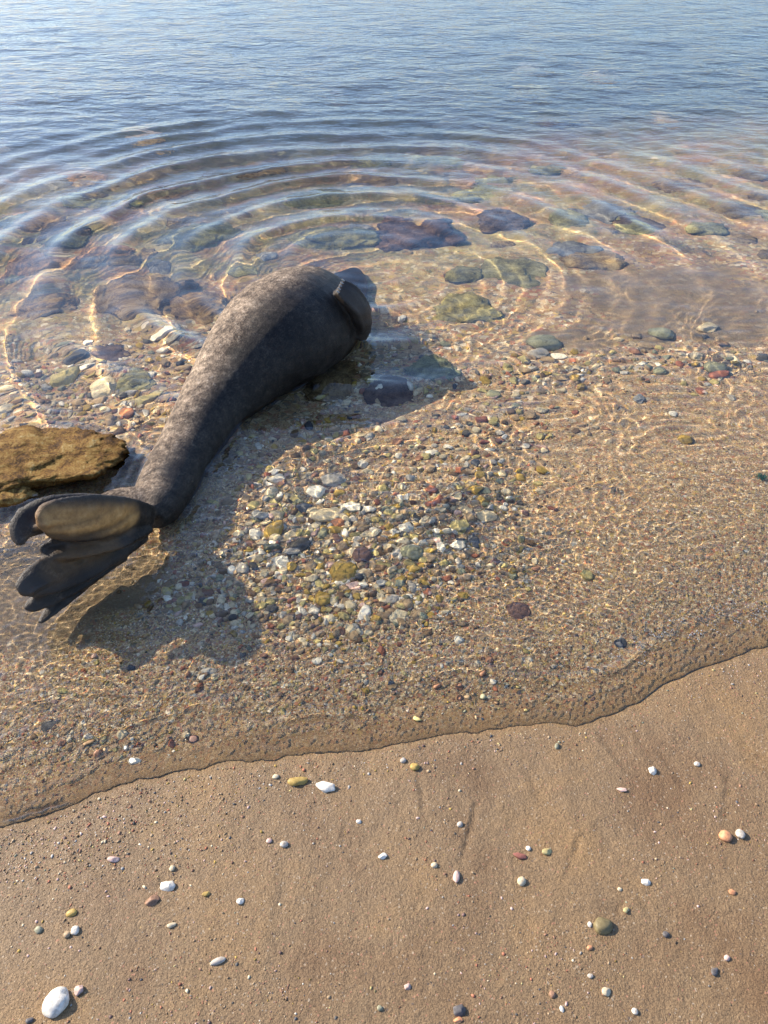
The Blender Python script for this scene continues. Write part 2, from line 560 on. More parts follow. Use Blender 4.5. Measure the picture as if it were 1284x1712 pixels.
def ripples(x, y, dy):
    d = dist_shore(x, y)
    z = np.zeros_like(x)
    dx_ = x - RC[0]
    dy_ = y - RC[1]
    r = np.hypot(dx_, dy_ * 1.0)
    warp = 2.0 * fbm(x * 0.8, y * 0.8, 70, 2) + 0.35 * fbm(x * 2.6, y * 2.6, 77, 2)
    lam = 0.300 - 0.02 * sstep(1.5, 0.3, r)
    ph = 2 * np.pi * r / lam + warp * 1.4
    amp = sstep(0.15, 0.7, r) * (1 - sstep(1.9, 3.4, r)) * sstep(0.55, 1.7, d)
    ang = 0.42 + 0.58 * sstep(0.7, -0.7, dx_ / np.maximum(r, 0.1))
    amp = amp * (1 - 0.6 * sstep(0.2, 0.8, dx_ / np.maximum(r, .1)) * sstep(0.5, -0.4, dy_ / np.maximum(r, .1)))
    amp = amp * ang * np.clip(0.7 + 0.9 * fbm(x * 1.3, y * 1.3, 71, 2), 0.15, 1.5)
    z += 0.0135 * amp * (np.cos(ph) + 0.18 * np.cos(2 * ph + 0.4))
    ph2 = 2 * np.pi * r / 0.11 + 2.0 * warp
    z += 0.0007 * sstep(0.1, 0.3, r) * (1 - sstep(0.7, 1.6, r)) * np.cos(ph2) * sstep(0.3, 1.2, d)
    z += 0.0016 * sstep(.9, 1.8, d) * (1 - sstep(3.5, 5, d)) * np.cos(2 * np.pi * (0.8 * x + 0.6 * y) / 0.21 + 2.2 * fbm(x * 1.1, y * 1.1, 72, 3)) * np.clip(.5 + pn(x * 1.2, y * 1.2, 73), 0, 1.3)
    # chop
    g = np.random.default_rng(5)
    far = 0.22 * sstep(0.6, 2.0, d) + 0.78 * sstep(2.9, 4.8, d)
    for k in range(22):
        lm = 0.075 * (1.16 ** k)
        th = g.normal(0, 0.75) + 0.25
        kx, ky = math.sin(th), math.cos(th)
        wgt = sstep(2.0, 4.5, lm / dy)
        env = 0.5 + 1.0 * pn(x * 0.5 / lm / 2 + k, y * 0.5 / lm / 2, 90 + k)
        a_ = 0.0058 * lm / (1 + lm * 1.2)
        z += a_ * far * wgt * np.clip(env, 0, 2) * np.cos(2 * np.pi * (kx * x + ky * y) / lm + g.uniform(0, 6.28) + 0.8 * pn(x / lm / 3, y / lm / 3, 120 + k))
    # small capillary ripples over the shallows
    sh = sstep(-0.02, 0.12, d) * (1 - 0.72 * sstep(1.3, 2.6, d))
    pat = 0.5 + 0.85 * np.clip(0.5 + fbm(x * 2.2, y * 2.2, 140, 3), 0, 1.3)
    pat = pat + 0.35 * np.exp(-(((x + 0.05) / .5) ** 2 + ((y - 1.75) / .45) ** 2))
    z += sh * (1 + 0.5 * sstep(1.5, 0.8, d)) * pat * (0.0017 * pn(x * 20 + 3 * pn(x * 3, y * 3, 150), y * 27, 151) * sstep(2, 4, 0.045 / dy)
                     + 0.0010 * pn(x * 46, y * 60 + 2 * pn(x * 5, y * 5, 153), 152) * sstep(2, 4, 0.02 / dy)
                     + 0.00042 * (1 + 0.25 * sstep(.7, .25, d)) * (1 - .5 * sstep(.2, .05, d)) * pn(x * 74, y * 84 + 2 * pn(x * 6, y * 6, 155), 154) * sstep(1.6, 3, 0.013 / dy))
    z += 0.0030 * sstep(0.15, 0.8, d) * fbm(x * 5.5, y * 7.5, 160, 2) * sstep(2, 4, 0.16 / dy)
    for dc, am, wd, sd_, x0, x1 in ((.125, .0085, .012, 181, -.3, 3), (.17, .0060, .013, 182, -3, .4), (.33, .0034, .018, 183, -3, 3), (.065, .0036, .009, 184, -3, 3), (.24, .0034, .014, 185, -3, 3)):
        c_ = dc + .05 * pn(x * 2.1, x * 0, sd_) + .018 * pn(x * 8, x * 0, sd_)
        z += am * np.exp(-((d - c_) / wd) ** 2) * np.clip(.45 + pn(x * 2.7 + 9, x * 0, sd_ + 20), 0, 1) * sstep(x0 - .2, x0 + .2, x) * sstep(x1 + .2, x1 - .2, x)
    # a train of fine parallel ripples running in at the right
    tr = np.exp(-(((x - 0.45) / 0.32) ** 2 + ((y - 1.55) / 0.22) ** 2))
    z += 0.0006 * tr * np.cos(2 * np.pi * ((y + 0.55 * x) / 0.021 + 0.6 * pn(x * 7, y * 7, 170)))
    return z


yw = rows(0.6, 420, 0.0034, 1.4, 1.62, 10)
u = np.linspace(-1, 1, 840)
ux = 0.6 * u + 0.4 * u ** 3
Y = np.repeat(yw[:, None], len(u), 1)
hw = 1.35 + 0.75 * Y
X = ux[None, :] * hw
dyr = np.gradient(yw)[:, None] * np.ones_like(X)
d = dist_shore(X, Y)
Zr = ripples(X, Y, np.maximum(dyr, 0.004))
Zbed = bed(X, Y)
fth = 0.0033 + 0.0024 * sstep(0.2, 0.6, X)
film = np.where(d > 0, fth * np.sqrt(1 - np.exp(-np.clip(d, 0, None) / (0.020 - 0.010 * sstep(0.2, 0.6, X)))), np.clip(d * 0.6, -0.012, 0) - 0.0020)
film += np.where(d > 0, 0.0024 * np.exp(-((d - 0.022) / 0.014) ** 2) * np.clip(0.5 + pn(X * 6, Y * 0 + 2, 8), 0, 1), 0)
A = Zr
B = Zbed + film
k = 0.004
hh = np.clip(0.5 + 0.5 * (B - A) / k, 0, 1)
Zw = A * (1 - hh) + B * hh + k * hh * (1 - hh) * 0.5
Zw = np.where(d > 0.0, np.maximum(Zw, B + 0.0 * A), B)
Zw = Zw + np.where(d > 0, Zr * hh * 0.8, 0)
keep = d > -0.05
fc = grid_faces(len(yw), len(u))
kf = keep.ravel()[fc].any(1)
fc = fc[kf]
vv = np.stack([X, Y, Zw], -1).reshape(-1, 3)
used = np.zeros(len(vv), bool)
used[fc.ravel()] = True
remap = np.cumsum(used) - 1
me = mesh_np('sea', vv[used], remap[fc])
a = me.attributes.new('far', 'FLOAT', 'POINT')
a.data.foreach_set('value', sstep(3.0, 7.5, Y).astype(np.float32).ravel()[used])
sea = tag(link('sea_water', me, M_water), kind='structure')
sea.cycles.is_caustics_caster = True
sea.cycles.is_caustics_receiver = False


# ------------------------------------------------------------------ loft helpers for the seal
def catmull(P, n):
    P = np.array(P, float)
    Q = np.vstack([2 * P[0] - P[1], P, 2 * P[-1] - P[-2]])
    out = []
    for i in range(1, len(Q) - 2):
        for k in range(n):
            t = k / n
            a, b, c, d_ = Q[i - 1], Q[i], Q[i + 1], Q[i + 2]
            out.append(0.5 * ((2 * b) + (-a + c) * t + (2 * a - 5 * b + 4 * c - d_) * t * t + (-a + 3 * b - 3 * c + d_) * t ** 3))
    out.append(P[-1])
    return np.array(out)


def loft(bm, st, seg=28, n=8, upv=(0, 0, 1)):
    """st rows: x, y, z, half width, half height"""
    S = catmull(st, n)
    rings = []
    for i, s in enumerate(S):
        p = s[:3]
        t = S[min(i + 1, len(S) - 1)][:3] - S[max(i - 1, 0)][:3]
        t /= np.linalg.norm(t)
        side = np.cross(t, np.array(upv, float))
        side /= np.linalg.norm(side)
        up = np.cross(side, t)
        rings.append([bm.verts.new(p + side * math.cos(a) * max(s[3], 1e-3) + up * math.sin(a) * max(s[4], 1e-3))
                      for a in [2 * math.pi * k / seg for k in range(seg)]])
    for a, b in zip(rings[:-1], rings[1:]):
        for k in range(seg):
            bm.faces.new((a[k], a[(k + 1) % seg], b[(k + 1) % seg], b[k]))
    bm.faces.new(rings[0][::-1])
    bm.faces.new(rings[-1])


def web(bm, A, B, th=0.013, sag=0.0, nu=5, n=5, ragged=0.0):
    """thin skin between two digits given as polylines"""
    A = catmull(A, n)
    B = catmull(B, n)
    G = np.array([[A[i] * (1 - v) + B[i] * v for v in np.linspace(0, 1, nu)] for i in range(len(A))])
    nr, nc = G.shape[:2]
    gi = np.gradient(G, axis=0)
    gj = np.gradient(G, axis=1)
    nn = np.cross(gi, gj)
    nn /= np.linalg.norm(nn, axis=-1, keepdims=True) + 1e-9
    if nn[..., 1].mean() > 0:
        nn = -nn
    v = np.linspace(0, 1, nu)
    G = G - nn * (sag * np.sin(np.pi * v) * np.linspace(0.2, 1, nr)[:, None])[..., None]
    top = [[bm.verts.new(G[i, j] + nn[i, j] * th / 2) for j in range(nc)] for i in range(nr)]
    bot = [[bm.verts.new(G[i, j] - nn[i, j] * th / 2) for j in range(nc)] for i in range(nr)]
    for i in range(nr - 1):
        for j in range(nc - 1):
            bm.faces.new((top[i][j], top[i + 1][j], top[i + 1][j + 1], top[i][j + 1]))
            bm.faces.new((bot[i][j], bot[i][j + 1], bot[i + 1][j + 1], bot[i + 1][j]))
    for i in range(nr - 1):
        bm.faces.new((top[i][0], bot[i][0], bot[i + 1][0], top[i + 1][0]))
        bm.faces.new((top[i][-1], top[i + 1][-1], bot[i + 1][-1], bot[i][-1]))
    for j in range(nc - 1):
        bm.faces.new((top[0][j], top[0][j + 1], bot[0][j + 1], bot[0][j]))
        bm.faces.new((top[-1][j], bot[-1][j], bot[-1][j + 1], top[-1][j + 1]))


def A3(lst):
    return [at(*p) for p in lst]


# ------------------------------------------------------------------ the seal
bm = bmesh.new()


def stn(px, py, z, w_, h_):
    p = at(px, py, z)
    return [p[0], p[1], p[2], w_, h_]


body = [stn(248, 868, 0.040, 0.050, 0.045),
        stn(262, 846, 0.036, 0.078, 0.066),
        stn(282, 806, 0.012, 0.096, 0.082),
        stn(318, 742, 0.008, 0.103, 0.096),
        stn(360, 676, 0.026, 0.132, 0.122),
        stn(412, 614, 0.060, 0.186, 0.172),
        stn(460, 570, 0.078, 0.238, 0.215),
        stn(500, 543, 0.062, 0.240, 0.226)]
e = body[-1]
body += [[e[0] + 0.035, e[1] + 0.14, 0.010, 0.230, 0.215],
         [e[0] + 0.07, e[1] + 0.28, -0.075, 0.200, 0.180],
         [e[0] + 0.10, e[1] + 0.42, -0.145, 0.150, 0.135],
         [e[0] + 0.13, e[1] + 0.54, -0.180, 0.122, 0.108],
         [e[0] + 0.155, e[1] + 0.65, -0.192, 0.115, 0.098],
         [e[0] + 0.175, e[1] + 0.75, -0.205, 0.092, 0.078],
         [e[0] + 0.19, e[1] + 0.83, -0.218, 0.060, 0.050],
         [e[0] + 0.20, e[1] + 0.88, -0.225, 0.030, 0.026]]
loft(bm, body, 36, 8)


LEAVES = [  # lobes of the two hind flippers: px, py, z, half width, then half thickness and facing
    ('top', [(255, 866, .055, .040), (212, 864, .100, .056), (165, 866, .135, .064), (115, 868, .158, .060), (78, 868, .168, .046), (60, 870, .168, .018)], .013, (.15, -.80, .58)),
    ('curl', [(205, 850, .128, .030), (140, 848, .160, .038), (84, 856, .170, .044), (50, 872, .160, .042), (34, 892, .145, .030), (35, 912, .130, .012)], .014, (.45, -.70, .55)),
    ('lobe', [(170, 896, .098, .022), (125, 908, .104, .028), (92, 914, .106, .026), (66, 920, .106, .012)], .012, (.1, -.85, .5)),
    ('fold', [(245, 880, .045, .030), (198, 902, .074, .034), (150, 914, .090, .034), (108, 922, .098, .030), (84, 930, .098, .012)], .014, (.1, -.35, .93)),
    ('leaf', [(240, 888, .040, .034), (190, 912, .058, .050), (140, 936, .074, .060), (92, 958, .086, .056), (50, 978, .090, .040), (28, 990, .086, .016)], .013, (.2, -.75, .62)),
    ('small', [(205, 922, .034, .030), (140, 958, .044, .040), (88, 992, .046, .034), (54, 1012, .042, .022), (42, 1018, .038, .009)], .011, (.1, -.65, .75)),
    ('tip', [(170, 948, .026, .026), (122, 986, .026, .028), (86, 1020, .020, .021), (66, 1042, .014, .010)], .010, (.1, -.5, .85))]
leaf_pts = []


def raised(z, t):
    return max(z, .055 + (z - .055) * 1.7 + .05 * t)


for nm_, pl_, th_, upv_ in LEAVES:
    st = [[*at(a_, b_, raised(c_, i_ / (len(pl_) - 1))), w_, th_ * min(1, w_ / .026)] for i_, (a_, b_, c_, w_) in enumerate(pl_)]
    loft(bm, st, 24, 6, upv=upv_)
    if nm_ != 'fold':
        leaf_pts += [(np.array(q[:3]), q[3]) for q in catmull(st, 4)[5:]]
    else:
        leaf_pts += [(np.array(q[:3]), q[3]) for q in catmull(st, 4)[5:]]
for a_, b_ in [((250, 862, .070), (92, 850, .176)), ((250, 868, .062), (72, 878, .168)), ((245, 874, .055), (90, 893, .140)),
               ((236, 884, .050), (50, 962, .100)), ((232, 892, .046), (52, 990, .088))]:
    A_, B_ = at(a_[0], a_[1], raised(a_[2], .1)), at(b_[0], b_[1], raised(b_[2], .85))
    M_ = (A_ + B_) / 2 + np.array([0, -.004, .006])
    loft(bm, [[*A_, .010, .012], [*M_, .009, .0125], [*B_, .006, .009]], 12, 8, upv=(.15, -.8, .6))
# skin that joins the lobes into two webbed flippers, set back from their free tips
LC = {nm_: [at(a_, b_, raised(c_, i_ / (len(pl_) - 1))) for i_, (a_, b_, c_, w_) in enumerate(pl_)] for nm_, pl_, th_, upv_ in LEAVES}


def part_of(P, f0, f1_, n=6):
    Q = catmull(P, 10)
    return [Q[int((len(Q) - 1) * t)] for t in np.linspace(f0, f1_, n)]


for a_, b_, f_, g_ in [('curl', 'top', .78, .80), ('top', 'lobe', .80, .70), ('top', 'fold', .66, .72), ('lobe', 'fold', .55, .75), ('fold', 'leaf', .86, .62),
                       ('leaf', 'small', .80, .72), ('small', 'tip', .72, .62)]:
    web(bm, part_of(LC[a_], 0.0, f_), part_of(LC[b_], 0.0, g_), 0.014, 0.006)
# short tail between the ankles
loft(bm, [stn(258, 838, .060, .045, .035), stn(225, 834, .078, .050, .028), stn(190, 832, .090, .036, .018), stn(160, 836, .092, .012, .008)], 14, 5)
# fore flipper folded up along the shoulder
def skin_at(px, py, out):
    """where the sight line of px, py meets the flank of the body, lifted off it by out"""
    o_ = np.array([0, 0, H])
    d_ = ray(px, py)
    cl = catmull(body, 8)
    bt, bv = None, 9
    for t in np.arange(1.8, 4.2, 0.004):
        p = o_ + d_ * t
        v = (np.linalg.norm(cl[:, :3] - p, axis=1) / (cl[:, 3] + out)).min()
        if v <= 1:
            return p
        if v < bv:
            bt, bv = p, v
    return bt


ff = []
for px_, py_, out_, w_, h_ in [(600, 562, .005, .040, .036), (607, 542, .024, .050, .034), (600, 517, .034, .054, .030), (583, 496, .030, .047, .026), (564, 481, .020, .032, .018)]:
    ff.append([*skin_at(px_, py_, out_), w_, h_])
loft(bm, ff, 18, 6, upv=(0.75, -0.45, 0.5))
for k_ in range(5):
    a0 = np.array(ff[1][:3]) + np.array([0.0, 0, 0])
    t_ = (k_ - 2) * 0.021
    sd_ = np.cross(np.array(ff[3][:3]) - np.array(ff[1][:3]), (0.75, -0.45, 0.5))
    sd_ /= np.linalg.norm(sd_)
    nn_ = np.array((0.75, -0.45, 0.5)) * 0.016
    pts = [np.array(ff[q][:3]) + sd_ * t_ * (1 if q < 4 else 0.75) + nn_ for q in (1, 2, 3, 4)]
    loft(bm, [[*p, .0125 - .0015 * i, .011 - .0015 * i] for i, p in enumerate(pts)], 10, 4, upv=(0.75, -0.45, 0.5))
raw = bpy.data.meshes.new('seal_raw')
bm.to_mesh(raw)
bm.free()
tmp = bpy.data.objects.new('seal_tmp', raw)
C.objects.link(tmp)
rm = tmp.modifiers.new('r', 'REMESH')
rm.mode = 'VOXEL'
rm.voxel_size = 0.0057
sm = tmp.modifiers.new('s', 'SMOOTH')
sm.factor = 0.5
sm.iterations = 7
dg_ = bpy.context.evaluated_depsgraph_get()
seal_me = bpy.data.meshes.new_from_object(tmp.evaluated_get(dg_))
bpy.data.objects.remove(tmp)
seal_me.name = 'seal_body'
nv = len(seal_me.vertices)
co = np.empty(nv * 3, np.float32)
seal_me.vertices.foreach_get('co', co)
co = co.reshape(-1, 3).astype(float)


def near(pts, r_in, r_out):
    dd = np.full(nv, 9.0)
    for p in pts:
        dd = np.minimum(dd, np.linalg.norm(co - np.asarray(p), axis=1))
    return 1 - sstep(r_in, r_out, dd)


skin = np.zeros(nv)
for p_, w_ in leaf_pts:
    skin = np.maximum(skin, 1 - sstep(w_ * 1.0, w_ * 1.0 + .03, np.linalg.norm(co - p_, axis=1)))
skin = np.clip(skin * (1 + .6 * fbm(co[:, 0] * 12, co[:, 1] * 12, 319, 3)), 0, 1)
skin = np.maximum(skin, near([p[:3] for p in catmull(ff, 4)], 0.05, 0.07) * 0.8)
tan = near([q[:3] for q in catmull([at(a_, b_, raised(c_, t_)) for a_, b_, c_, t_ in [(225, 868, .1, .2), (165, 870, .14, .4), (115, 872, .16, .6), (85, 872, .165, .8)]], 4)], 0.018, 0.060)
tan = np.clip(tan * (0.72 + 0.9 * fbm(co[:, 0] * 5 + co[:, 1] * 2, (co[:, 2] + .66 * co[:, 0]) * 34, 303, 3)), 0, 1)
tan = np.maximum(tan, near(list(catmull([at(180, 916, .11), at(130, 930, .145), at(90, 952, .15)], 4)), 0.01, 0.06) * 0.18)
# body undulation: loose skin folds, kept small
nrm = np.empty(nv * 3, np.float32)
seal_me.vertices.foreach_get('normal', nrm)
nrm = nrm.reshape(-1, 3)
axis_t = (co[:, 0] * 0.34 + co[:, 1] * 0.94)
side_t = (co[:, 0] * 0.94 - co[:, 1] * 0.34)
crease = fbm(co[:, 0] * 5 + co[:, 1] * 2, (co[:, 2] + .66 * co[:, 0]) * 34, 303, 2)
und = skin * 0.0045 * crease + 0.0035 * fbm(axis_t * 6, side_t * 4 + co[:, 2] * 5, 300, 3) + 0.0012 * fbm(axis_t * 30, side_t * 7, 301, 2)
co += nrm * und[:, None]
seal_me.vertices.foreach_set('co', co.astype(np.float32).ravel())
# right flank's shade painted into the fur, plus fur soaked near the water
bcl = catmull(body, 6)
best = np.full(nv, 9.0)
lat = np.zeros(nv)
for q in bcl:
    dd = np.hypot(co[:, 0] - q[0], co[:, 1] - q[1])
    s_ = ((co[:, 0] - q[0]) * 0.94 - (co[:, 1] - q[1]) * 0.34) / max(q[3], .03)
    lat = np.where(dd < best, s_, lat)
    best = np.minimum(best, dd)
wet = 0.95 * sstep(-0.20, 0.60, lat + 0.45 * fbm(axis_t * 6, side_t * 6 + co[:, 2] * 6, 310, 5))  # painted shade: fur darkens across the side turned from the sun
wet = np.maximum(wet, 0.9 * sstep(0.065, 0.025, co[:, 2] + 0.02 * fbm(axis_t * 9, side_t * 9, 311, 3)))  # soaked fur close to the waterline
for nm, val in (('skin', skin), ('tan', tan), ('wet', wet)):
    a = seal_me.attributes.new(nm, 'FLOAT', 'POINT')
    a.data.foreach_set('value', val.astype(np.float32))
seal_me.polygons.foreach_set('use_smooth', np.ones(len(seal_me.polygons), bool))
seal_me.update()
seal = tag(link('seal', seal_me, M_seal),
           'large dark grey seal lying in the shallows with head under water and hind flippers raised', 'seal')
M_claw = mat_plain('claw_horn', (0.30, 0.27, 0.23), 0.35)
for k_ in range(5):
    b_ = bmesh.new()
    sd_ = np.cross(np.array(ff[3][:3]) - np.array(ff[1][:3]), (0.75, -0.45, 0.5))
    sd_ /= np.linalg.norm(sd_)
    fw_ = np.array(ff[4][:3]) - np.array(ff[3][:3])
    fw_ /= np.linalg.norm(fw_)
    p0 = np.array(ff[4][:3]) + sd_ * (k_ - 2) * 0.0158 + np.array((0.75, -0.45, 0.5)) * 0.020
    loft(b_, [[*(p0 - fw_ * 0.004), .0034, .003], [*(p0 + fw_ * 0.005), .0028, .0026], [*(p0 + fw_ * 0.011 + np.array([0, 0, -.002])), .0010, .001]], 8, 3, upv=(0.75, -0.45, 0.5))
    mm = bpy.data.meshes.new('claw')
    b_.to_mesh(mm)
    b_.free()
    link('claw', mm, M_claw, seal)


# the water climbs a little where it meets the seal, and rings away from it
sv = np.empty(len(sea.data.vertices) * 3, np.float32)
sea.data.vertices.foreach_get('co', sv)
sv = sv.reshape(-1, 3).astype(float)
sel = np.where((np.abs(sv[:, 0] + .45) < 1.0) & (sv[:, 1] > 1.3) & (sv[:, 1] < 4.2))[0]
px_, py_ = sv[sel, 0], sv[sel, 1]
dm = np.full(len(sel), 9.0)
for q in catmull(body, 6):
    if abs(q[2]) < q[4]:
        dm = np.minimum(dm, np.hypot(px_ - q[0], py_ - q[1]) - q[3] * math.sqrt(1 - (q[2] / q[4]) ** 2))
dm = dm + .006 * fbm(px_ * 14, py_ * 14, 330, 3)
dp_ = np.clip(dm, 0, None)
brk = np.clip(.55 + pn(px_ * 9, py_ * 9, 331), .1, 1.2)
sv[sel, 2] += .0065 * np.exp(-dp_ / .011) + brk * .0016 * np.exp(-dp_ / .10) * np.cos(2 * np.pi * dp_ / .042)
sea.data.vertices.foreach_set('co', sv.astype(np.float32).ravel())
sea.data.update()


# ------------------------------------------------------------------ stones
def ico(sub):
    b_ = bmesh.new()
    bmesh.ops.create_icosphere(b_, subdivisions=sub, radius=1.0)
    v = np.array([x.co[:] for x in b_.verts])
    f = np.array([[q.index for q in x.verts] for x in b_.faces])
    b_.free()
    return v, f


def stone_mesh(seed, sub=2, rough=0.22, cuts=5, cut=0.72):
    v, f = ico(sub)
    r_ = np.random.default_rng(seed)
    for _ in range(cuts):                      # broken, flat-faced sides
        nrm_ = r_.normal(size=3)
        nrm_ /= np.linalg.norm(nrm_)
        c_ = cut + r_.uniform(-0.08, 0.18)
        h_ = v @ nrm_
        v = v - np.outer(np.clip(h_ - c_, 0, None), nrm_) * 0.93
    off = r_.uniform(0, 50, 3)
    nz = np.array([mnoise.noise(Vector(p * 1.3 + off)) + 0.5 * mnoise.noise(Vector(p * 3.1 + off)) for p in v])
    v = v * (1 + rough * nz)[:, None]
    v /= np.abs(v).max()
    return mesh_np('stone', v, f)


ROUND = [stone_mesh(100 + i, 3, 0.16, 2, 0.85) for i in range(4)]
ANG = [stone_mesh(200 + i, 3, 0.20, 9, 0.62) for i in range(6)]
for me_ in ROUND + ANG:
    me_.materials.append(M_peb)

PAL = {
    'white': (0.74, 0.68, 0.58), 'cream': (0.60, 0.50, 0.34), 'pale grey': (0.44, 0.40, 0.35), 'tan': (0.36, 0.26, 0.16),
    'mustard': (0.40, 0.27, 0.07), 'yellowish': (0.46, 0.38, 0.17), 'rust red': (0.33, 0.13, 0.075), 'orange': (0.50, 0.22, 0.11),
    'dark red': (0.27, 0.085, 0.07), 'pink': (0.55, 0.38, 0.33), 'slate': (0.075, 0.08, 0.095), 'dark grey': (0.09, 0.085, 0.08),
    'greenish grey': (0.26, 0.26, 0.18), 'bluish grey': (0.29, 0.29, 0.29), 'purple brown': (0.17, 0.105, 0.09), 'olive': (0.16, 0.13, 0.06),
    'brown': (0.20, 0.13, 0.075), 'reddish brown': (0.26, 0.14, 0.09)}


def put_stone(px, py, wpx, hpx, colr, label, cat='pebble', group=None, ang=True, rot=None, flat=0.55, sink=0.35, name='pebble', p=None, r=None):
    if p is None:
        p = on_bed(px, py)
        s = px_size(px, py)
        a_ = wpx * s / 2 * 1.1
        pit = math.asin(min(1, -ray(px, py)[2]))
        b_ = hpx * s / 2 / max(0.45, math.sin(pit)) * 1.05
    else:
        a_, b_ = r
    me_ = random.choice(ANG if ang else ROUND)
    o = link(name, me_)
    hgt = min(a_, b_) * flat
    o.scale = (a_, b_, hgt)
    o.rotation_euler = (random.uniform(-.18, .18), random.uniform(-.18, .18), rot if rot is not None else random.uniform(-.35, .35))
    zz_ = p[2] + hgt * (1 - 2 * sink)
    if p[2] < -0.002:
        zz_ = min(zz_, -0.004 - hgt) if p[2] < -0.012 else min(zz_, 0.003 - hgt)
    o.location = (p[0], p[1], zz_)
    c_ = PAL[colr]
    j = random.uniform(.92, 1.08)
    if p[2] < -0.002:
        c_ = (c_[0] * 1.22, c_[1] * 1.12, c_[2] * .92)
    else:
        c_ = tuple(.76 * a + .24 * b for a, b in zip(c_, (.2, .14, .08)))
    o.color = (c_[0] * j, c_[1] * j, c_[2] * j, 1)
    tag(o, label, cat, group)
    return o


